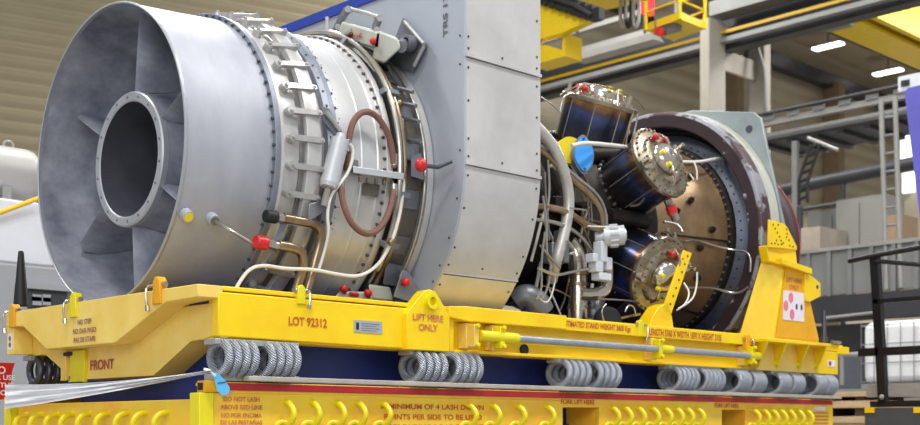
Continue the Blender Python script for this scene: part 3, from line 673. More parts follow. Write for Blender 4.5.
# retaining pin lugs along the top edges
def pin_lug(c, face, m_=LUGO, k=1.0):
    c = Vector(c); f = Vector((-1,0,0)) if face == '-X' else Vector((0,-1,0)); s = Vector((0,1,0)) if face == '-X' else Vector((1,0,0)); z = Vector((0,0,1))
    q = lambda a, b_, h: c + s*a*k + f*b_*k + z*h*k
    o = MB().hexa([q(-.035,-.03,-.055), q(.035,-.03,-.055), q(.03,-.03,.05), q(.012,-.03,.072), q(-.012,-.03,.072), q(-.03,-.03,.05)], [q(-.035,.012,-.055), q(.035,.012,-.055), q(.03,.012,.05), q(.012,.012,.072), q(-.012,.012,.072), q(-.03,.012,.05)]).build('pin_lug', m_, cr, bevel=.004)
    MB().cyl(q(-.05,-.01,.035), q(.05,-.01,.035), .013, .013, 12).tube([q(.045,-.0,.035), q(.052,.03,.03), q(.05,.035,-.02), q(.045,.03,-.07)], .007, 8, 1).cyl(q(.045,.03,-.06), q(.043,.03,-.085), .011, .011, 10).build('retaining_pin', STST, o)
pin_lug((0,.335,.62), '-X'); pin_lug((0,1.15,.61), '-X', YELG); pin_lug((0,1.86,.60), '-X')
pin_lug((.56,-.004,.618), '-Y', YELG, .72); pin_lug((3.14,-.01,.60), '-Y', YELG, .8); pin_lug((4.30,-.02,.57), '-Y', LUGO, .8)
# tow bar clipped to the rail
tb = MB().cyl((1.86,-.05,.485), (4.36,-.05,.482), .0205, .0205, 20).build('tow_bar', GALV, cr)
MB().cyl((1.70,-.05,.487), (1.99,-.05,.485), .030, .030, 18).build('bar_sleeve', YELG, tb)
for xa, xb in ((3.28, 3.40), (4.27, 4.40)): MB().cyl((xa,-.05,.483), (xb,-.05,.483), .028, .028, 18).build('bar_sleeve', YELG, tb)
for x in (1.66, 1.86, 3.27, 4.30):
    o = MB().box(x-.018, x+.018, -.072, -.012, .425, .545).build('bar_clamp', YELG if x > 1.8 else YELF, cr, bevel=.003)
    MB().box(x-.024, x+.024, -.016, .05, .418, .552).build('clamp_plate', YELF, o, bevel=.003)
    m = MB()
    for dz in (-.05, .05): m.cyl((x,-.075,.485+dz), (x,-.092,.485+dz), .014, .013, 6)
    pattern(o, m, YELG)
MB().cyl((2.15,.05,.435), (2.15,.035,.435), .03, .03, 20).build('drain_hole', BLK, cr)
# leaning support arm with a drilled strip, near the low combustor
SA = .03
def A2(x, y, d=0): return at(x, y, Y=SA) + Vector((0, d, 0))
arm = MB().hexa([A2(647,338), A2(676,341), A2(672,316), A2(668,303), A2(660,306), A2(652,318)], [A2(*p, .1) for p in ((647,338),(676,341),(672,316),(668,303),(660,306),(652,318))]).build('support_arm', YEL, cr, bevel=.005)
st = MB().hexa([A2(659,320), A2(669,321), A2(692,253), A2(684,250)], [A2(*p, .012) for p in ((659,320),(669,321),(692,253),(684,250))]).build('drilled_strip', YEL, arm, bevel=.002)
m = MB()
for k in range(7):
    p = A2(687.5 - 2.9*k, 256 + 8*k, -.001); m.cyl(p, p + Vector((0, -.004, 0)), .007, .007, 10)
pattern(st, m, BRZD)
# rear pedestals, near and far
for near in (1, 0):
    def Q(x, yv, z): return Vector((x, yv if near else WY - yv, z))
    bot = [Q(4.50,-.10,.60), Q(5.10,-.10,.60), Q(5.10,.14,.60), Q(4.42,.14,.60)]; top = [Q(4.63,-.10,1.13), Q(4.88,-.10,1.12), Q(4.88,.02,1.12), Q(4.455,-.03,1.14)]
    tw = MB().hexa(bot, top).build('pedestal', YEL, cr, bevel=.006)
    fr = [Q(4.52,-.104,.62), Q(5.085,-.104,.62), Q(4.87,-.104,1.10), Q(4.645,-.104,1.11)]
    MB().hexa(fr, [v + Vector((0, -.004 if near else .004, 0)) for v in fr]).build('pedestal_front_shade', ORG, tw)  # orange layer puts the shade of this pedestal face into its colour
    MB().hexa([Q(4.53,-.15,1.115), Q(4.92,-.15,1.075), Q(4.92,-.02,1.085), Q(4.53,-.02,1.13)], [Q(4.53,-.15,1.155), Q(4.92,-.15,1.12), Q(4.92,-.02,1.125), Q(4.53,-.02,1.17)]).build('pedestal_cap', YEL, tw, bevel=.004)
    MB().hexa([Q(4.45,-.095,1.13), Q(4.82,-.095,1.11), Q(4.82,-.02,1.11), Q(4.45,-.03,1.13)], [Q(4.43,-.09,1.24), Q(4.80,-.09,1.25), Q(4.80,-.02,1.25), Q(4.43,-.02,1.24)]).build('pedestal_head', YEL, tw, bevel=.006)
    ht = MB().hexa([Q(4.43,-.105,1.225), Q(4.62,-.112,1.235), Q(4.80,-.10,1.243), Q(4.80,-.10,1.268), Q(4.66,-.11,1.385), Q(4.62,-.112,1.405), Q(4.44,-.105,1.415)], [Q(4.43,-.09,1.225), Q(4.62,-.09,1.235), Q(4.80,-.085,1.243), Q(4.80,-.085,1.268), Q(4.66,-.09,1.385), Q(4.62,-.09,1.405), Q(4.44,-.09,1.415)]).build('drilled_head_plate', YEL, tw, bevel=.003)
    m = MB()
    for x, z in ((4.48,1.385),(4.505,1.36),(4.53,1.335),(4.555,1.31),(4.575,1.285),(4.54,1.39),(4.645,1.37),(4.652,1.34),(4.645,1.315),(4.46,1.255),(4.50,1.258),(4.54,1.256),(4.58,1.26),(4.69,1.262),(4.74,1.26),(4.52,1.28),(4.60,1.27),(4.68,1.30)):
        yy = -.104 - .008*min(1, (x-4.43)/.19) if x < 4.62 else -.112 + .012*(x-4.62)/.18
        a = Q(x, yy, z); m.cyl(a, a + Vector((0, -.005 if near else .005, 0)), .0065, .0065, 8)
    pattern(ht, m, BRZD)
    MB().hexa([Q(4.88,-.125,.89), Q(4.93,-.125,.885), Q(5.08,-.125,.935), Q(5.075,-.125,1.03), Q(4.91,-.125,1.09), Q(4.87,-.125,1.09)], [Q(4.88,-.09,.89), Q(4.93,-.09,.885), Q(5.08,-.09,.935), Q(5.075,-.09,1.03), Q(4.91,-.09,1.09), Q(4.87,-.09,1.09)]).build('side_gusset', YEL, tw, bevel=.004)
    MB().cyl(Q(5.03,-.124,1.0), Q(5.03,-.128,1.0), .014, .014, 12).build('gusset_hole', BOLT, tw)
    sh = MB().box(4.36, 5.20, *sorted((Q(0,-.14,0).y, Q(0,.3,0).y)), .578, .602).build('ribbed_shelf', YEL, cr, bevel=.004)
    MB().box(4.43, 5.50, *sorted((Q(0,-.008,0).y, Q(0,.06,0).y)), .393, .578).build('shelf_web', YELF, sh)
    for x in (4.36, 4.60, 4.89, 5.13):
        MB().hexa([Q(x,-.138,.578), Q(x,-.13,.56), Q(x+.08,-.002,.395), Q(x+.10,.02,.395), Q(x+.04,.02,.578)], [Q(x+.018,-.138,.578), Q(x+.018,-.13,.56), Q(x+.098,-.002,.395), Q(x+.118,.02,.395), Q(x+.058,.02,.578)]).build('shelf_rib', YEL, sh)
    for x in (4.66, 4.95, 5.20):
        a = Q(x,-.006,.45); MB().cyl(a, Q(x,-.03,.45), .022, .02, 6).build('shelf_bolt', YELG, sh)
    MB().box(5.22, 5.51, *sorted((Q(0,-.02,0).y, Q(0,.3,0).y)), .39, .56).build('end_block', YEL, sh, bevel=.004)
    MB().box(5.18, 5.58, *sorted((Q(0,-.02,0).y, Q(0,.12,0).y)), .562, .612).build('end_lug', YEL, sh, bevel=.004)
    MB().box(5.50, 5.64, *sorted((Q(0,-.04,0).y, Q(0,.1,0).y)), .545, .60).build('end_hook', YEL, sh, bevel=.004)
    MB().cyl(Q(5.40,-.03,.63), Q(5.52,-.03,.63), .014, .014, 10).build('end_pin', STST, sh)
    if near:
        letters('pedestal_lettering', 'LIFT HERE\nONLY', .20, .08, (4.745, -.1085, 1.0), '-Y', LETR, tw, space=1.1)
        a = MB().box(4.605, 4.875, -.1115, -.108, .742, .945).build('sticker', WPAP, tw)
        for cx_, cz_ in ((4.70,.90),(4.635,.84),(4.715,.785)):
            MB().prism([(cx_ + .032*cos(t), cz_ + .040*sin(t)) for t in [2*PI*k/6 + PI/2 for k in range(6)]], 'Y', -.1135, -.1115).build('pink_pictogram', PINK, a)
        for cx_ in (4.775, 4.84): MB().prism([(cx_ + .011*cos(t), .842 + .022*sin(t)) for t in [2*PI*k/10 for k in range(10)]], 'Y', -.1135, -.1115).build('black_dot', INK, a)
        s2 = MB().box(5.36, 5.46, -.024, -.0195, .445, .495).build('small_sticker', WPAP, sh)
        MB().cyl((5.385,-.0235,.47), (5.385,-.026,.47), .018, .018, 16).build('sticker_print', LETV, s2)
# plain rear cross beam
MB().box(5.30, 5.44, .16, WY-.16, .41, .60).build('rear_beam', YEL, cr, bevel=.005)
MB().box(2.2, 2.32, .10, WY-.10, .40, .43).build('cross_beam', YEL, cr)
# slim steel posts / rubber guide cone standing on the far side of the cradle
tag(MB().lathe([(0,.042),(.05,.038),(.30,.016),(.31,.012),(.312,0)], at(21, 306, X=.12), (0,0,1), 20).build('rubber_cone', BLK), 'black tapered rubber cone standing on far end of front beam', 'guide cone')
tag(MB().lathe([(0,.03),(.04,.03),(.045,.02),(.235,.014),(.24,.012),(.242,0)], at(824, 343, Y=.04), (0,0,1), 16).build('guide_rod', BOLT), 'slim dark steel rod standing upright at the rear end of the cradle', 'rod')

# ================================================================== BASE SKID
bs = thing('base_skid', 'low yellow base frame with red line, lashing rings and fork pockets under the cradle', 'base frame', (2.75, WY/2, -.45))
pk = [(2.43, 2.76), (4.03, 4.31)]
xs = [.076, pk[0][0], pk[0][1], pk[1][0], pk[1][1], 5.47]
for y0_, y1_ in ((0, .03), (WY-.03, WY)):
    m = MB()
    for i in (0, 2, 4): m.box(xs[i], xs[i+1], y0_, y1_, -.32, .203 if i else .152)
    m.box(.14, xs[1], y0_, y1_, .152, .203)
    for a, b_ in pk: m.box(a, b_, y0_, y1_, .115, .203); m.box(a, b_, y0_, y1_, -.32, -.20)
    m.build('side_plate', YELB, bs, bevel=.003)
for a, b_ in pk:
    m = MB(); m.box(a-.012, a, .03, WY-.03, -.2, .12); m.box(b_, b_+.012, .03, WY-.03, -.2, .12); m.box(a-.012, b_+.012, .03, WY-.03, .1145, .127)
    m.build('fork_pocket', YELB, bs)
MB().box(.04, .08, .07, WY-.06, -.32, .125).build('front_plate', YELB, bs, bevel=.003)
MB().box(5.44, 5.47, .03, WY-.03, -.32, .2).build('rear_plate', YELB, bs, bevel=.003)
MB().box(.14, 5.46, .032, .24, .19, .2025).box(.05, 5.47, WY-.24, WY, .19, .205).build('deck_strip', YELB, bs)
MB().box(.0, .075, -.012, .068, -.32, .152).build('corner_post', YELG, bs, bevel=.004)
MB().box(.0, .09, WY-.05, WY+.03, -.32, .165).build('corner_post', YELG, bs, bevel=.004)
tu = MB().box(.03, .138, -.004, .055, .154, .206).build('corner_tube', ORG, bs, bevel=.003)
MB().box(.026, .0305, .006, .044, .164, .196).build('tube_opening', INK, tu)
MB().box(.142, 5.46, -.004, .001, .165, .198).build('red_line', REDL, bs)
MB().box(.22, 5.47, -.075, -.03, .207, .230).build('edge_plank', STRP, bs, bevel=.004)
MB().box(.30, 5.30, .26, WY-.26, -.05, .46).build('blue_body', BLU, bs, bevel=.02)
MB().box(.2, 5.35, .24, WY-.24, -.12, .02).build('blue_body_foot', BLU, bs)
# lashing rings: half hoops welded to the plates
def ring_side(X): return [(X, 0.002, .118), (X, -.035, .112), (X+.004, -.066, .075), (X+.004, -.066, .045), (X, -.035, .008), (X, .002, .002)]
for X in (.47,.62,.77,.90,1.06,1.66,1.84,2.04,2.28,2.86,2.98,3.11,3.25,3.38,3.50,3.61,3.73,4.38,4.50,4.61,4.72,4.83,4.95,5.07):
    lr = MB().tube(ring_side(X), .0145, 10, 2).build('lashing_ring', YELG, bs)
    MB().tube([(X-.03+.034*cos(2*PI*k/16), -.02-.006*cos(2*PI*k/16), -.012+.036*sin(2*PI*k/16)) for k in range(16)], .0125, 8, 0, True).build('ring_link', YELG, lr)
for Yv in (1.77,1.59,1.41,1.24,1.06,.87,.68,.51,.32):
    MB().tube([(.042, Yv, .068), (.0, Yv, .062), (-.03, Yv, .03), (-.03, Yv, -.0), (.0, Yv, -.04), (.042, Yv, -.046)], .0145, 10, 2).build('lashing_ring', YELG, bs)
letters('lash_lettering', 'DO NOT LASH\nABOVE RED LINE', .225, .058, (.228, -.002, .108), '-Y', LETR, bs, space=1.25)
letters('lash_lettering', 'NO POR ENCIMA\nDE LAS PESTAÑAS\nLINEA ROJA', .225, .090, (.228, -.002, .018), '-Y', LETR, bs, space=1.2)
letters('points_lettering', 'A MINIMUM OF 4 LASH DOWN\nPOINTS PER SIDE TO BE USED\nSIDES DURING ROAD TRANSIT', .73, .132, (1.42, -.002, .052), '-Y', LET, bs, space=1.45)
letters('fork_lettering', 'FORK LIFT HERE', .30, .028, (2.56, -.002, .146), '-Y', LET, bs)
letters('fork_lettering', 'FORK LIFT HERE', .28, .028, (4.08, -.002, .143), '-Y', LET, bs)
m = MB()
for z in (.10, .075, .05, .025): m.box(5.18, 5.40, -.0035, -.001, z, z+.008)
m.build('small_print', LETR, bs)
MB().box(5.20, 5.36, -.004, -.001, .122, .148).build('white_label', WPAP, bs)
for x in (.5, 2.0, 3.5, 5.0): MB().box(x-.1, x+.1, .01, WY-.01, -.75, -.322).build('foot', mat('raw_timber', S(190, 160, 116), .7, 0, var=.2, scale=5, stretch=(1, 8, 8)), bs, bevel=.006)

# wire rope isolators: helical loops clamped between two bars
def isolator(X0, X1, yc, name_label, nl=8, rm=None):
    t = thing('wire_rope_isolator', name_label, 'shock mount', (X0, yc, .205), 'wire rope isolators between cradle and base')
    L = X1 - X0
    zt, zb = .40, .228
    hb = (zt-zb)/2; zc = (zt+zb)/2
    MB().box(X0+.0, X1, yc-.045, yc+.05, zt-.030, zt-.004).build('top_bar', BAR, t, bevel=.003)
    MB().box(X0+.0, X1, yc-.045, yc+.05, zb-.02, zb+.010).build('bottom_bar', BAR, t, bevel=.003)
    n = nl
    r = .0195 if nl == 8 else .0165
    for k in range(n):
        c = X0 + .045 + (L-.085)*(k/(n-1)*.88 + (.12 if k >= n//2 else 0))
        pts = []
        for q in range(37):
            a = 2*PI*q/36 - PI/2 
            pts.append((c + .045*(q/36-.5), yc - .010 - .092*sin(a+PI/2), zc - .007 + (hb-.013)*sin(a)))
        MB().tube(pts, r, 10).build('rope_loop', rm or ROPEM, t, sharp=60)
    return t
def rope_mat():
    m = mat('laid_wire_rope', S(186, 192, 204), .45, .35, var=.1, scale=30)
    nt = m.node_tree; b = nt.nodes[m['bsdf']]
    tc = nt.nodes.new('ShaderNodeTexCoord'); mp = nt.nodes.new('ShaderNodeMapping'); mp.inputs['Rotation'].default_value = (.7, .75, 1.1)
    wv = nt.nodes.new('ShaderNodeTexWave'); wv.inputs['Scale'].default_value = 34; wv.inputs['Distortion'].default_value = .6
    nt.links.new(tc.outputs['Object'], mp.inputs['Vector']); nt.links.new(mp.outputs[0], wv.inputs['Vector'])
    bp = nt.nodes.new('ShaderNodeBump'); bp.inputs['Strength'].default_value = 1; bp.inputs['Distance'].default_value = .008
    nt.links.new(wv.outputs['Fac'], bp.inputs['Height']); nt.links.new(bp.outputs['Normal'], b.inputs['Normal'])
    return m
ROPEM = rope_mat()
iso = [(.06,.60,'coiled wire rope isolator under LOT 92312, at the front corner'), (1.22,1.80,'coiled wire rope isolator under the yellow LIFT HERE ONLY lug'), (2.36,2.97,'coiled wire rope isolator above the wider FORK LIFT HERE pocket'),
       (3.42,4.06,'coiled wire rope isolator, first of the four in a row at the rear'), (4.09,4.56,'coiled wire rope isolator, second of the four in a row at the rear'), (4.60,5.06,'coiled wire rope isolator, third of the four in a row at the rear'), (5.10,5.52,'coiled wire rope isolator at the rear end, last of the row of four')]
for i, (a, b_, l) in enumerate(iso): isolator(a+.03, b_-.05, .042, l, 8 if i < 3 else 10)
isolator(.10, .60, WY-.04, 'black, shade-darkened wire rope isolator under the far end of the front beam', 8, BOLT)  # dark metal stands in for shade here as well as black rope

# stretched packing film across the front, its blue tag
def film():
    m = MB(); n = 26; rows = 9; V = []
    for i in range(n+1):
        t = i/n
        py_c = 397 - 26*t + 3*sin(3*t); h = 11*(1-t)**1.4 + 1.2
        px = 5 + 205*t
        row = []
        for j in range(rows+1):
            s = j/rows*2-1
            p = at(px, py_c + h*s - 4*(1-t)*0, X=-.045 + .012*sin(9*s + 5*t) + .05*t)
            row.append(p)
        V.append(row)
    A = [[m.bm.verts.new(p) for p in r] for r in V]; Bk = [[m.bm.verts.new(p + Vector((.008, 0, 0))) for p in r] for r in V]
    for i in range(n):
        for j in range(rows):
            m.bm.faces.new((A[i][j], A[i+1][j], A[i+1][j+1], A[i][j+1])); m.bm.faces.new((Bk[i][j+1], Bk[i+1][j+1], Bk[i+1][j], Bk[i][j]))
    for i in range(n):
        for j in (0, rows): m.bm.faces.new((A[i][j], A[i+1][j], Bk[i+1][j], Bk[i][j]))
    for j in range(rows):
        for i in (0, n): m.bm.faces.new((A[i][j], A[i][j+1], Bk[i][j+1], Bk[i][j]))
    return m
tag(film().build('packing_film', FILM), 'crumpled whitish packing film pulled into a rope across the front of the base', 'packing film')
tg = thing('blue_tag', 'light blue leaf shaped plastic tag hanging at front corner below the rope isolator', 'tag', at(215, 372, Y=-.05))
tp = [(213,373),(218,373),(225,380),(230,388),(229,394),(223,396),(217,391)]
MB().hexa([at(x, y, Y=-.045) for x, y in tp], [at(x, y, Y=-.038) for x, y in tp]).build('tag_blade', TAG, tg, bevel=.002)
MB().tube([at(218,383,Y=-.047), at(226,382,Y=-.047)], .002, 6).build('tag_slot', INK, tg)
MB().tube([at(204,369,Y=-.04), at(209,370,Y=-.045), at(215,376,Y=-.046)], .006, 8).build('tag_string', FILM, tg)

# ================================================================== HALL
FZ = -EH
GR = mat('concrete_floor', S(150, 148, 144), .5, 0, var=.12, scale=1.2)
struct('floor', MB().box(-14, 70, -16, 34, FZ-.2, FZ), GR)
def siding(name, c, c2, pitch, cm=None, prof=.35):
    m = mat(name, c, .6, .1, col2=c2, scale=.6, var=.1)
    nt = m.node_tree; b = nt.nodes[m['bsdf']]
    tc = nt.nodes.new('ShaderNodeTexCoord'); wv = nt.nodes.new('ShaderNodeTexWave'); wv.bands_direction = 'Z'; wv.wave_profile = 'SIN'
    wv.inputs['Scale'].default_value = .314/pitch; wv.inputs['Distortion'].default_value = 0
    nt.links.new(tc.outputs['Object'], wv.inputs['Vector'])
    bp = nt.nodes.new('ShaderNodeBump'); bp.inputs['Strength'].default_value = prof; bp.inputs['Distance'].default_value = .05
    nt.links.new(wv.outputs['Fac'], bp.inputs['Height']); nt.links.new(bp.outputs['Normal'], b.inputs['Normal'])
    return m
SID1 = siding('ribbed_siding', S(138, 127, 100), S(131, 120, 94), .24, prof=.2)
SID2 = siding('panel_siding', S(172, 163, 143), S(164, 155, 136), .45, prof=.2)
def wallbox(x0, x1, y, z0, z1, pitch, depth):
    m = MB(); m.box(x0, x1, y, y+.3, z0, z1)
    z = z0
    while z < z1 - .01:                                        # real ribs of the siding
        m.prism([(y, z), (y-depth, z+pitch*.25), (y-depth, z+pitch*.6), (y, z+pitch*.8)], 'X', x0, x1); z += pitch
    return m
# the left wall is turned a little from the stand's direction
wl = struct('wall_left', wallbox(-16, 9.2, 0, FZ, 13, .24, .03), SID1)
wl.location = (6.5, 17.0, 0); wl.rotation_euler = (0, 0, rad(-13))
struct('wall_back', wallbox(15.6, 70, 16, FZ, 12, .45, .035), SID2)
CEI = mat('roof_sheet', S(176, 162, 138), .7, 0, var=.12, scale=.4)
struct('ceiling', MB().box(18.6, 70, -6, 16.3, 12, 12.3), CEI)
DGY = mat('dark_steel', S(62, 62, 66), .5, .3, var=.15, scale=2)
MGY = mat('grey_steel', S(132, 132, 130), .5, .2, var=.12, scale=2)
LGY = mat('light_steel', S(156, 154, 149), .5, .2, var=.1, scale=2)
CON = mat('concrete', S(158, 152, 140), .8, 0, var=.1, scale=1.5)
for k, y in enumerate((4, 9.5, 14.2)): struct('beam_ceiling_%d' % (k+1), MB().box(18.6, 70, y, y+.18, 11.75, 11.99), DGY)
struct('beam_wall', MB().box(20.3, 70, 15.6, 15.93, 10.85, 11.25), DGY)
# crane runway along Y: beam, conductor rail, cable tray
def zz(px, py): return at(px, py, X=17.5).z
struct('beam_runway', MB().box(17.7, 18.0, -14, 15.6, zz(698,53.5), zz(698,50.5)).box(17.8, 17.92, -14, 15.6, zz(698,50.5), zz(697,30)), DGY)
struct('trim_1', MB().box(17.45, 17.6, -14, 15.6, zz(698,49.5), zz(698,45)), MGY)
struct('trim_2', MB().box(17.5, 17.56, -14, 15.6, zz(697,40.5), zz(697,37.5)), mat('conductor_yellow', S(190, 152, 16), .5, 0, var=.1))
struct('trim_3', MB().box(17.3, 17.75, -14, 9.3, zz(720,17), zz(720,3)), MGY)
struct('trim_4', MB().box(18.0, 18.6, -14, 15.6, zz(697,30), zz(697,12)), mat('dark_band_steel', S(52, 52, 56), .6, .2, var=.1))  # dark steel band above the conductor rail
struct('trim_5', MB().box(17.2, 17.3, 9.7, 15.6, at(655,33,X=17.2).z, at(655,26,X=17.2).z), LGY)
struct('trim_6', MB().box(17.0, 17.1, 10.6, 15.6, at(640,14,X=17).z, at(640,9,X=17).z), LGY)
# twin concrete columns joined by a bridge
cy0 = at(709, 60, X=17.1).y; cy1 = at(699.5, 60, X=17.1).y; cx1 = at(726, 60, Y=cy0).x
struct('column_left', MB().box(17.1, cx1, cy0, cy1, FZ, at(712, 16, X=17.1).z), CON, bevel=.03)
dy0 = at(764, 60, X=18.9).y; dy1 = at(748, 60, X=18.9).y; dx1 = at(771, 60, Y=dy0).x
struct('column_right', MB().box(18.9, dx1, dy0, dy1, FZ, at(760, 34, X=18.9).z), CON, bevel=.03)
struct('beam_column', MB().box(cx1, 18.9, cy0+.1, cy1-.05, at(740, 74, X=18.2).z, at(740, 53, X=18.2).z), CON, bevel=.02)
struct('trim_7', MB().tube([at(752,30,X=18.7), at(764,70,X=18.7), at(766,110,X=18.7), at(766,420,X=18.7)], .045, 8), MGY)
for k, px in enumerate((737, 839)):
    x = at(px, 100, Y=15.4).x; struct('column_wall_%d' % (k+1), MB().box(x, x+.35, 15.4, 15.95, FZ, 11.0), mat('brown_column', S(140, 122, 98), .8, 0))
# windows in the far end wall beyond the purple screen
DAY = mat('daylight_window', S(240, 244, 250), .3, 0, emit=((.9, .95, 1), 1.6))
for k, (a, b2) in enumerate((((902,132),(914,161)), ((904,174),(915,192)))):
    p, q = at(*a, X=30), at(*b2, X=30)
    struct('window_%d' % (k+1), MB().box(29.9, 30.0, q.y, p.y, q.z, p.z), DAY)
struct('wall_right', MB().box(30.1, 30.4, -12, at(900,150,X=30.1).y, FZ, at(900,110,X=30.1).z), SID2)
# ceiling lamps in the far bay
LAMP = mat('lamp_diffuser', S(250, 250, 248), .4, 0, emit=((1, .98, .94), 7))
for x, y, l in ((828, 44, 'lit strip lamp on the far ceiling, directly under the yellow girder tip'), (888, 70, 'lit strip lamp on the far ceiling, closer to the violet screen')):
    p = at(x, y, Z=11.55)
    t = thing('ceiling_lamp', l, 'ceiling lamp', (p.x, p.y, 11.5), 'strip lamps on the far ceiling')
    MB().box(p.x-.17, p.x+.17, p.y-.5, p.y+.5, 11.50, 11.55).build('lamp_housing', LGY, t)
    MB().tube([(p.x, p.y, 11.55), (p.x, p.y, 12)], .02, 6).build('lamp_rod', MGY, t)
    MB().box(p.x-.15, p.x+.15, p.y-.46, p.y+.46, 11.46, 11.50).build('lamp_diffuser', LAMP, t)

# yellow overhead crane girder in the far bay, with end carriage
gz = 9.2
a, b2 = at(826, 30, Z=gz), at(858, 21, Z=gz)
gy0, gy1 = min(a.y, b2.y), max(a.y, b2.y)
gx = min(a.x, b2.x)
gd = thing('crane_girder', 'large yellow box girder of the overhead crane under the far ceiling beside lit lamps', 'crane girder', (gx, gy0, gz))
MB().box(gx, 60, gy0, gy1, gz, gz+.08).box(gx+.2, 60, gy0+.1, gy0+.16, gz+.08, gz+1.8).box(gx+.2, 60, gy1-.16, gy1-.1, gz+.08, gz+1.8).box(gx+.2, gx+.3, gy0+.1, gy1-.1, gz+.08, gz+1.2).build('girder_box', CRY, gd)
a, b2 = at(866, 12, Z=gz+.6), at(918, 44, Z=gz+.6)
MB().box(at(868,14,Y=gy0-.25).x, 60, gy0-.35, gy0-.2, gz+.05, gz+2.0).build('girder_fascia', CRY, gd)
MB().box(gx-2.4, gx, gy0+.1, gy1-.1, gz-.1, gz+.3).build('girder_end', MGY, gd)
for x in (gx+6, gx+16, gx+26): MB().box(x, x+.2, gy0+.4, gy0+.6, gz+.08, 11.99).build('girder_hanger', DGY, gd)

# crane trolley and hanging chain guide, upper middle
cz = 6.3
def CZ(x, y, z=cz): return at(x, y, Z=z)
tr = thing('crane_trolley', 'bright yellow crane trolley beams hanging behind top of sheet metal duct', 'crane trolley', CZ(570, 30))
p0, p1 = at(536, 10, X=11.5), at(597, 0, X=11.5)
MB().prism([(at(x, y, X=11.5).y, at(x, y, X=11.5).z) for x, y in ((530,44),(565,35),(600,19),(598,16),(574,6),(530,-4))], 'X', 11.4, 11.55).build('trolley_side', CRY, tr)
MB().prism([(at(x, y, X=11.5).y, at(x, y, X=11.5).z) for x, y in ((530,66),(565,56),(565,33),(563,33),(562,50),(530,40))], 'X', 11.5, 11.9).build('trolley_end', CRY, tr)
MB().hexa([CZ(556,-4,6.9), CZ(606,10,6.9), CZ(648,1,6.9), CZ(650,-30,6.9), CZ(560,-40,6.9)], [CZ(556,-4,6.9)+Vector((0,0,.8)), CZ(606,10,6.9)+Vector((0,0,.8)), CZ(648,1,6.9)+Vector((0,0,.8)), CZ(650,-30,6.9)+Vector((0,0,.8)), CZ(560,-40,6.9)+Vector((0,0,.8))]).build('trolley_underside', CRY, tr)
m = MB()
for k in range(9):
    p = at(541 + 7*k, -3 + 2.3*k, X=11.35); m.box(p.x-.06, p.x+.06, p.y-.09, p.y+.09, p.z-.08, p.z+.1)
m.tube([at(538,-6,X=11.3), at(575,6,X=11.3), at(592,16,X=11.3)], .05, 8)
m.build('energy_chain', BLK, tr)
for x in (621, 626, 634):
    MB().tube([at(x, -4, X=12.5), at(x-1, 18, X=12.5), at(x+2, 29, X=12.5), at(x+5, 22, X=12.5), at(x+5, 0, X=12.5)], .03, 8, 2).build('hanging_cable', LGY if x != 626 else BLK, tr)
tray = thing('cable_tray', 'long light grey cable tray sloping under the yellow trolley', 'cable tray', at(612, 46, X=15))
MB().prism([(at(x, y, X=15).y, at(x, y, X=15).z) for x, y in ((572,55),(650,33),(654,39),(574,61))], 'X', 15, 15.3).build('tray_body', LGY, tray)
for x in (578, 645): MB().tube([at(x, 52 - (x-578)*.28, X=15.1), at(x-3, -12, X=15.1)], .03, 6).build('tray_hanger', DGY, tray)
# service basket
bz_ = 6.5
F4 = [CZ(646,31,bz_), CZ(674,41,bz_), CZ(705,29,bz_), CZ(680,19,bz_)]
bk = thing('service_basket', 'yellow railed service basket hanging from crane with red lamp box', 'basket', CZ(676, 30, bz_))
MB().hexa(F4, [p + Vector((0,0,.12)) for p in F4]).build('basket_floor', CRY, bk)
m = MB()
for i in range(4):
    a, b2 = F4[i], F4[(i+1) % 4]
    m.tube([a, a + Vector((0,0,1.35))], .03, 6)
    for h in (.3, .6, .9, 1.25): m.tube([a + Vector((0,0,h)), b2 + Vector((0,0,h))], .018, 6)
m.build('basket_rail', CRY, bk)
p = CZ(655, 5, bz_+.5); MB().box(p.x-.12, p.x+.12, p.y-.2, p.y+.2, p.z-.12, p.z+.12).build('red_lamp_box', mat('red_signal', S(230, 40, 50), .4, 0, emit=((1, .05, .08), 1.2)), bk)
p = CZ(668, 8, bz_+.3); MB().box(p.x-.1, p.x+.1, p.y-.2, p.y+.2, p.z-.4, p.z+.4).build('control_box', GREYB, bk)
p = CZ(660, 29, bz_-.05); MB().box(p.x-.08, p.x+.1, p.y-.05, p.y+.05, p.z-.1, p.z).build('red_buffer', RED, bk)

# raised walkway with pale side rail, right
wx = 14.5
def W(x, y, X=wx): return at(x, y, X=X)
wk = thing('raised_walkway', 'raised grey steel walkway with pale side beam crossing behind rear plate', 'walkway', (wx, 0, W(800,150).z))
zt = W(850,97).z
ya, yb = W(745,128).y, W(960,90).y
MB().box(wx, wx+.12, yb, ya, W(850,109).z, W(850,103).z).build('side_beam', LGY, wk)
MB().tube([(wx-.05, ya, zt), (wx-.05, yb, zt)], .03, 8).build('handrail', DGY, wk)
for k in range(9):
    yy = ya + (yb-ya)*k/8; MB().box(wx-.03, wx, yy-.1, yy+.1, W(850,104).z, zt+.02).build('beam_bracket', MGY, wk)
MB().tube([(wx+.1, ya, W(850,119).z), (wx+.1, yb, W(850,119).z)], .055, 10).build('service_tube', MGY, wk)
MB().box(wx+.25, wx+1.4, yb, ya, W(850,123).z, W(850,120).z).build('deck', DGY, wk)
for k in range(8):
    yy = ya + (yb-ya)*(k+.5)/8; MB().box(wx+.25, wx+1.4, yy-.05, yy+.05, W(850,127).z, W(850,123).z).build('deck_joist', DGY, wk)
MB().box(wx+.05, wx+.13, W(795,150).y, W(790,150).y, FZ, W(793,140).z).build('post', MGY, wk)
MB().tube([W(808,138), W(838,150)], .03, 6).build('brace', LGY, wk)
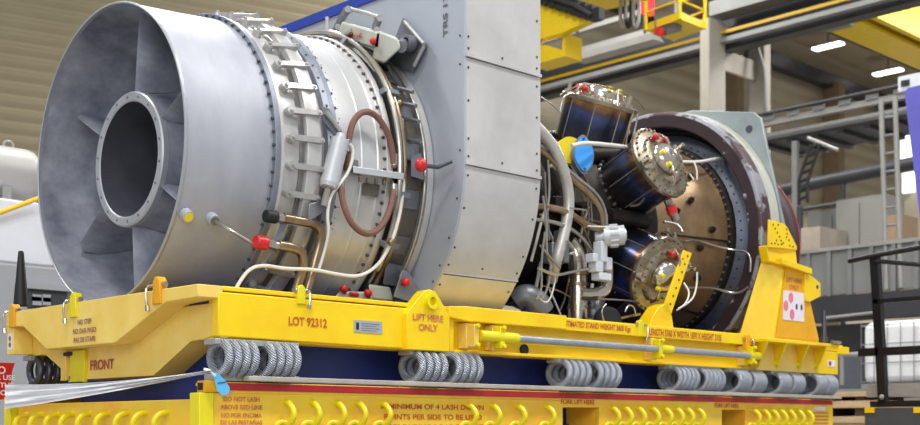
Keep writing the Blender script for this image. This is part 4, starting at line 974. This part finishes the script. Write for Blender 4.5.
# stairs / cable ladder hanging down from the walkway
sl = thing('cable_ladder', 'black lattice ladder hanging down at a slant from the raised walkway', 'ladder', W(806, 200, 14.2))
A_, B_ = [(799,205),(799,180),(811,144)], [(807.5,203),(807.5,182),(820,144)]
MB().tube([W(x, y, 14.2) for x, y in A_], .026, 8).build('ladder_rail', BLK, sl); MB().tube([W(x, y, 14.2) for x, y in B_], .026, 8).build('ladder_rail', BLK, sl)
for k in range(7):
    t = k/6; y = 200 - 52*t
    xa = 799 if y > 180 else 799 + (180-y)/36*12
    MB().tube([W(xa, y, 14.2), W(xa+8.5, y-4, 14.2)], .024, 6).build('ladder_rung', BLK, sl)
tag(MB().tube([W(800,207,14.2), W(800,427+60,14.2)], .05, 8).build('drop_pipe', DGY), 'dark vertical pipe below the black lattice ladder', 'pipe')
sl2 = thing('access_ladder', 'pale steel ladder with two tall rails beside the violet screen', 'ladder', W(888, 290, 13))
MB().tube([W(881,100,13), W(887,290,13)], .036, 8).build('ladder_rail', LGY, sl2); MB().tube([W(895,96,13), W(901,288,13)], .036, 8).build('ladder_rail', LGY, sl2)
for y in (118, 136, 154, 172, 190, 208, 226, 244, 262): MB().tube([W(882 + (y-100)*.0316, y, 13), W(896 + (y-96)*.0312, y-2, 13)], .018, 6).build('ladder_rung', MGY, sl2)
op = thing('overhead_pipe', 'thick dark pipe running level below the raised walkway', 'pipe', W(850,178,17))
MB().tube([W(768,193,17), W(930,160,17)], .115, 14).build('pipe_run', DGY, op)
MB().tube([W(843,182,17), (W(843,182,17).x, W(843,182,17).y, FZ)], .05, 8).build('pipe_support', DGY, op)
MB().tube([W(772,214,17), W(868,199,17)], .04, 8).build('pipe_branch', DGY, op)
# purple screen and white sign
tag(MB().hexa([at(990,507,X=9), at(954,507,X=9), at(920,219,X=9), at(906.5,110,X=9), at(904.5,92,X=9), at(908,88,X=9), at(990,68,X=9)], [at(*p, X=9)+Vector((.12,0,0)) for p in ((990,507),(954,507),(920,219),(906.5,110),(904.5,92),(908,88),(990,68))]).build('purple_screen', mat('violet_blue_plastic', S(98, 96, 190), .5, 0, var=.06)), 'tall violet blue plastic screen with rounded corner at the picture edge', 'screen')
sg = thing('white_sign', 'white rectangular sign with small grey print above the violet screen', 'sign', at(910, 83, X=13.5))
MB().prism([(at(x, y, X=13.5).y, at(x, y, X=13.5).z) for x, y in ((898,92),(898,77),(930,70),(930,85))], 'X', 13.5, 13.56).build('sign_board', WHP, sg)
m = MB()
for (x, y) in ((902,82),(905,81.5),(908,81),(902,85),(905,84.5),(908,84)): p = at(x, y, X=13.49); m.box(13.485, 13.499, p.y-.02, p.y+.015, p.z-.025, p.z+.02)
m.build('sign_print', INK, sg)

# partition of grey panels behind the stand, with lower glazing frame and upper boxes
px_ = 13.0
def Wp(x, y): return at(x, y, X=px_)
GPA = mat('grey_panel', S(126, 126, 122), .6, 0, var=.08, scale=1)
GPB = mat('pale_panel', S(146, 144, 138), .6, 0, var=.06, scale=1)
pn = thing('panel_partition', 'grey framed panel partition wall behind the black railing', 'partition', (px_, 0, FZ))
z1 = Wp(805,254).z
ypa, ypb = Wp(770,250).y, Wp(965,215).y
n = 9
for k in range(n):
    a_ = ypa + (ypb-ypa)*k/n; b2 = ypa + (ypb-ypa)*(k+1)/n
    MB().box(px_, px_+.05, min(a_, b2)+.03, max(a_, b2)-.03, z1-.62, z1).build('panel', GPA, pn)
    MB().box(px_-.04, px_+.08, a_-.03, a_+.03, z1-.75, z1+.02).build('post', MGY, pn)
MB().box(px_-.05, px_+.09, ypb, ypa, z1, z1+.05).build('top_rail', LGY, pn)
MB().box(px_-.06, px_+.1, ypb, ypa, z1-1.0, z1-.64).build('bottom_rail', DGY, pn)
MB().box(px_+.0, px_+.1, ypb, ypa, FZ, z1-1.9).build('plinth', GPB, pn)
MB().box(px_+.5, px_+.6, ypb, ypa, z1-1.9, z1-1.0).build('recess_panel', mat('recess_grey', S(60, 60, 62), .7, 0, var=.15, scale=2), pn)
# machines / boxes behind the partition
for i, (x0, y0, x1, y1, m_, lab, dpt) in enumerate(((801,226,820,250,mat('cardboard_pale', S(178,164,148),.8,0,var=.08),'pale cardboard box on partition beside the pedestal top',13.6), (884,214,902,236,mat('cardboard_brown', S(166,140,112),.8,0,var=.1),'brown cardboard box standing between the pale ladder rails',14.2), (806,228,830,252,mat('cardboard_dull', S(170,158,144),.8,0,var=.08),'dull cardboard box half hidden behind the pale box',14.4))):
    p, q = at(x0, y1, X=dpt), at(x1, y0, X=dpt)
    o = MB().box(dpt, dpt+.5, q.y, p.y, z1+.05, max(q.z, z1+.3)).box(dpt-.006, dpt, (q.y+p.y)/2-.03, (q.y+p.y)/2+.03, z1+.05, max(q.z, z1+.3)).build('cardboard_box', m_)
    tag(o, lab, 'box')
p, q = at(836, 246, X=15), at(886, 200, X=15)
cb_ = thing('wall_cabinet', 'large pale grey cabinet with two doors above the panel partition', 'cabinet', (15, q.y, z1))
MB().box(15, 15.6, q.y, p.y, z1-.2, q.z+.1).build('cabinet_body', GPB, cb_)
for s in (0, 1):
    ya_ = q.y + (p.y-q.y)*(.02 + .5*s); MB().box(14.97, 15.0, ya_, ya_ + (p.y-q.y)*.46, z1, q.z+.02).build('cabinet_door', GPB, cb_, bevel=.005)
p, q = at(808, 250, X=15.5), at(838, 208, X=15.5)
tag(MB().box(15.5, 16.0, q.y, p.y, z1-.2, q.z).box(15.47, 15.5, q.y+.1, p.y-.1, z1, q.z-.1).build('grey_locker', GPA), 'dull grey locker between the cardboard boxes and the pale two door cabinet', 'locker')
# pipes and cross tube in the dark recess
MB().tube([at(826,318,X=12.9), at(880,312,X=12.9)], .022, 10).build('recess_pipe', LGY, pn)
tag(MB().tube([at(836,355,X=11.5), at(864,354,X=11.5)], .03, 8).tube([at(842,354,X=11.5), at(842,385,X=11.5)], .03, 8).build('guard_rail', LGY), 'thin pale guard rail beyond the rear end of the cradle', 'rail')
m = MB(); p, q = at(832, 386, X=12.6), at(862, 354, X=12.6); m.box(12.6, 12.75, q.y, p.y, FZ, q.z)
tag(m.build('dark_panel', mat('slate_panel', S(84, 88, 96), .6, 0, var=.1)), 'dark slate panel behind the thin guard rail', 'panel')

# IBC tanks on a table
ib_x = 11.0
def I(x, y, X=ib_x): return at(x, y, X=X)
zt0, zt1 = I(863,384).z, I(868,322).z
yy1 = I(862,350).y; side = 1.0
PTK = mat('milky_plastic', S(244, 246, 246), .45, 0, var=.04)
for k, lab in enumerate(('white liquid tank in a grey wire cage behind the black railing',)):
    ya_ = yy1 - k*1.06
    t = thing('liquid_tank', lab, 'tank', (ib_x, ya_-.5, zt0))
    MB().box(ib_x, ib_x+1.0, ya_-1.0, ya_, zt0, zt1).build('tank_body', PTK, t, bevel=.09)
    m = MB()
    for j in range(7): m.tube([(ib_x-.02, ya_ - j/6, zt0), (ib_x-.02, ya_ - j/6, zt1-.02)], .005, 6)
    for j in range(4): m.tube([(ib_x-.02, ya_, zt0 + (zt1-zt0)*(j+.1)/3.3), (ib_x-.02, ya_-1.0, zt0 + (zt1-zt0)*(j+.1)/3.3)], .005, 6)
    for j in range(4): m.tube([(ib_x+1.0, ya_+.02, zt0 + (zt1-zt0)*(j+.1)/3.3), (ib_x, ya_+.02, zt0 + (zt1-zt0)*(j+.1)/3.3)], .005, 6)
    m.build('tank_cage', MGY, t)
    MB().box(ib_x-.02, ib_x+1.0, ya_-1.0, ya_, zt0-.06, zt0).build('tank_pallet', LGY, t)
tb_ = thing('steel_bench', 'long pale steel bench under the white caged tank', 'bench', (ib_x, yy1-1, FZ))
MB().box(ib_x-.1, ib_x+1.2, yy1-2.3, yy1+.9, zt0-.22, zt0-.06).build('bench_top', GPB, tb_)
for a_ in (yy1-2.2, yy1-.7, yy1+.8): MB().box(ib_x, ib_x+.1, a_-.05, a_+.05, FZ, zt0-.22).build('leg', MGY, tb_)
# wooden pallet boards and cream ledge
WOOD = mat('pine_board', S(206, 176, 134), .7, 0, var=.16, scale=4, stretch=(8, 1, 8))
pp = at(838, 408, X=9.2); pq = at(872, 398, X=9.2)
plt_ = thing('wooden_pallet', 'pale wooden pallet stack end just beyond the rear of base frame', 'pallet', (9.2, pq.y, pp.z))
for k, (z0_, z1_) in enumerate(((.0, .075), (-.16, -.09), (.12, .17))):
    MB().box(9.2, 10.2, pq.y-.1, pp.y+.3, pp.z+z0_, pp.z+z1_).build('pallet_board', WOOD, plt_, bevel=.004)
for a_ in (pp.y+.22, pp.y-.2): MB().box(9.25, 10.15, a_-.07, a_+.03, pp.z-.09, pp.z+.12).build('pallet_block', mat('dark_wood', S(92, 74, 54), .8, 0), plt_)
MB().box(9.25, 9.4, pq.y, pp.y+.2, FZ, pp.z-.16).build('pallet_support', WOOD, plt_)

# black mobile platform with railing, right foreground
plf = thing('work_platform', 'black steel work platform with tubular railing in front of the white caged tank', 'platform', at(884, 420, X=6.2))
RX = 6.2
BP = mat('black_powder_coat', S(30, 30, 33), .4, .2, var=.2)
def R_(x, y): return at(x, y, X=RX)
MB().hexa([R_(869,254), R_(877,254), R_(886,404), R_(878,404)], [p + Vector((.06,0,0)) for p in (R_(869,254), R_(877,254), R_(886,404), R_(878,404))]).build('railing_post', BP, plf)
MB().tube([R_(849,261), R_(872,256), R_(960,240)], .022, 10).build('top_rail', BP, plf)
MB().tube([R_(876,261), R_(960,268)], .018, 10).build('brace_rail', BP, plf)
m = MB(); m.box(RX, RX+.04, R_(960,350).y, R_(858,350).y, R_(870,356).z, R_(870,348).z); m.build('mid_rail', BP, plf)
MB().box(RX, RX+.04, R_(960,300).y, R_(873,300).y, R_(880,303).z, R_(880,299).z).build('upper_rail', BP, plf)
m = MB(); m.box(RX, RX+.04, R_(960,350).y, R_(870,350).y, R_(880,407).z, R_(880,401).z); m.build('toe_rail', BP, plf)
MB().box(RX-.02, RX+.7, R_(960,400).y, R_(866,400).y, R_(870,408).z-.16, R_(870,408).z).build('platform_skirt', mat('graphite_panel', S(74, 78, 84), .5, 0, var=.1), plf)
for x in (870, 919): p = R_(x, 409); MB().box(RX-.03, RX, p.y-.05, p.y+.03, p.z-.03, p.z+.012).build('yellow_corner', YEL, plf)
MB().box(RX+.05, RX+.12, R_(960,390).y, R_(863,390).y, R_(870,397).z, R_(870,385).z).build('platform_plank', mat('grey_plank', S(160, 154, 148), .6, 0, var=.1, scale=5, stretch=(1, 1, 9)), plf)
MB().hexa([R_(873,408), R_(882,408), R_(882,470), R_(873,470)], [p + Vector((.05,0,0)) for p in (R_(873,408), R_(882,408), R_(882,470), R_(873,470))]).build('leg', MGY, plf)
MB().ball(R_(883.5, 397) - Vector((.03,0,0)), .02).build('rail_knob', LGY, plf)
for a_, b_v in ((.55, 0), (.05, 1.2), (.55, 1.2)): MB().box(RX+a_, RX+a_+.05, R_(880,410).y-b_v-.05, R_(880,410).y-b_v, FZ, R_(870,408).z-.16).build('leg', MGY, plf)

# left: white wrapped equipment behind the intake
wbx = 2.2; WY2 = 5.0
def Lw(x, y, Y=WY2): return at(x, y, Y=Y)
WHB = mat('white_sheet_cover', S(164, 167, 173), .5, 0, col2=S(157, 160, 166), scale=1)
ho = thing('white_housing', 'large white boxed housing with dark vent standing behind intake', 'housing', (Lw(30,400).x, WY2, FZ))
p, q = Lw(-60, 420), Lw(88, 204)
MB().box(p.x, q.x, WY2, WY2+1.6, FZ, q.z-.55).build('housing_body', WHB, ho, bevel=.03)
MB().hexa([(p.x, WY2+.0, q.z-.56), (q.x, WY2+.0, q.z-.56), (q.x, WY2+1.6, q.z-.56), (p.x, WY2+1.6, q.z-.56)], [(p.x, WY2+.12, q.z-.02), (q.x, WY2+.12, q.z-.02), (q.x, WY2+1.6, q.z-.02), (p.x, WY2+1.6, q.z-.02)]).build('housing_lid', mat('white_panel', S(194, 197, 204), .45, 0, var=.03), ho, bevel=.02)
a_, b_v = Lw(27, 308), Lw(66, 292)
ve = MB().box(a_.x, b_v.x, WY2-.03, WY2+.01, a_.z, b_v.z).build('vent_panel', mat('vent_dark', S(58, 62, 68), .5, 0), ho, bevel=.01)
for x0, y0, x1, y1 in ((32,305,41,295),(42,305,50,295),(32,301,50,298)):
    u_, v_ = Lw(x0, y0, WY2-.03), Lw(x1, y1, WY2-.03); MB().box(u_.x, v_.x, WY2-.045, WY2-.028, u_.z, v_.z).build('vent_mark', WHB, ve)
MB().box(a_.x-.06, b_v.x+.08, WY2-.06, WY2, b_v.z+.0, b_v.z+.05).build('vent_hood', WHB, ve)
tag(MB().tube([Lw(-6, 215, 4.985), Lw(42, 197, 4.985)], .02, 8).build('yellow_pole', mat('pole_yellow', S(238, 190, 40), .5, 0)), 'slanted yellow pole on top of the white housing', 'pole')
tk_c = Lw(-10, 172, 6.0); k_ = 6.0
tk = thing('white_vessel', 'off white round ended pressure vessel on the white housing', 'vessel', (tk_c.x, 6.0, q.z))
R0 = (Lw(0,146,6.0).z - Lw(0,200,6.0).z)/2
vx, vz = Lw(34,172,6.0).x, Lw(0,173,6.0).z
MB().lathe([(-1.6,0),(-1.6,R0),(-.11,R0),(-.05,R0*.95),(-.01,R0*.80),(.02,R0*.55),(.03,R0*.25),(.03,0)], (vx, 6.0, vz), (1,.0,0), 40).build('vessel_shell', mat('vessel_white', S(170, 166, 162), .45, .1, var=.05), tk)
MB().cyl((vx-.03, 6.0, vz+.04), (vx+.5, 6.0, vz+.04), .055, .055, 16).build('vessel_nozzle', mat('vessel_white', (1,1,1)), tk)
MB().tube([(vx-.28, 6.0, vz+R0-.03), (vx-.28, 6.0, vz+R0+.05), (vx-.20, 6.0, vz+R0+.05), (vx-.20, 6.0, vz+R0-.03)], .014, 8, 1).build('lifting_eye', LGY, tk)
for dx in (-.9, -.3): MB().box(vx+dx-.08, vx+dx, 5.8, 6.2, q.z-.02, vz-R0*.6).build('vessel_saddle', LGY, tk)
sgn = thing('red_notice', 'red notice board with white lettering behind the packing film', 'sign', at(5, 400, X=.6))
cpos = [at(x, y, Y=2.35) for x, y in ((-30, 402), (10, 399), (12, 372), (15, 363), (-30, 362))]
MB().hexa(cpos, [p_ + Vector((0, .02, 0)) for p_ in cpos]).build('notice_board', RED, sgn)
letters('notice_lettering', 'NO', .09, .045, at(-2, 370, Y=2.347), '-Y', WPAP, sgn)
letters('notice_lettering', 'FOR USE\nOF THE\nROOM', .17, .12, at(1, 385, Y=2.347), '-Y', WPAP, sgn, space=1.1)
MB().box(cpos[1].x-.25, cpos[1].x-.2, 2.37, 2.42, FZ, cpos[1].z+.1).build('notice_post', LGY, sgn)

# ================================================================== LIGHT
w = bpy.data.worlds.new('hall_daylight'); scn.world = w; w.use_nodes = True
w.node_tree.nodes['Background'].inputs[0].default_value = (.86, .92, 1, 1); w.node_tree.nodes['Background'].inputs[1].default_value = .55
def area(name, loc, sx, sy, power, col=(1, .985, .96), rot=(0, 0, 0)):
    l = bpy.data.lights.new(name, 'AREA'); l.shape = 'RECTANGLE'; l.size = sx; l.size_y = sy; l.energy = power; l.color = col
    o = bpy.data.objects.new(name, l); COL.objects.link(o); o.location = loc; o.rotation_euler = rot; return o
for i, (x, y) in enumerate(((-4, -5), (3, -5), (10, -4), (-3, 5), (5, 6), (12, 5), (14, 11))):  # the last entry is an unseen light added to brighten the back wall
    area('hall_and_fill_lamp', (x, y, 10.5), 3.0, 1.2, 620)
area('front_fill_light', (-9, -9, 5), 9, 5, 720, (.9, .95, 1), (rad(66), 0, rad(-45)))  # added area light behind the camera, fills surfaces facing the front
for x in (24, 32, 42): area('bay_lamp', (x, 4, 11.3), 4, 1.5, 2200)

# ================================================================== CAMERA
cd = bpy.data.cameras.new('camera'); co = bpy.data.objects.new('camera', cd); COL.objects.link(co)
co.location = CAM; co.rotation_euler = (PI/2, 0, YAW - PI/2)
cd.sensor_width = 36; cd.lens = F_PX*36/920; cd.shift_y = (HZ - 212.5)/920
cd.clip_end = 300
cd.dof.use_dof = True; cd.dof.focus_distance = 6.0; cd.dof.aperture_fstop = 3.2
scn.camera = co
for o in list(scn.objects):
    if o.parent is None: o.location.z += EH
scn.view_settings.view_transform = 'Standard'; scn.view_settings.look = 'None'; scn.view_settings.gamma = 1; scn.view_settings.exposure = 0
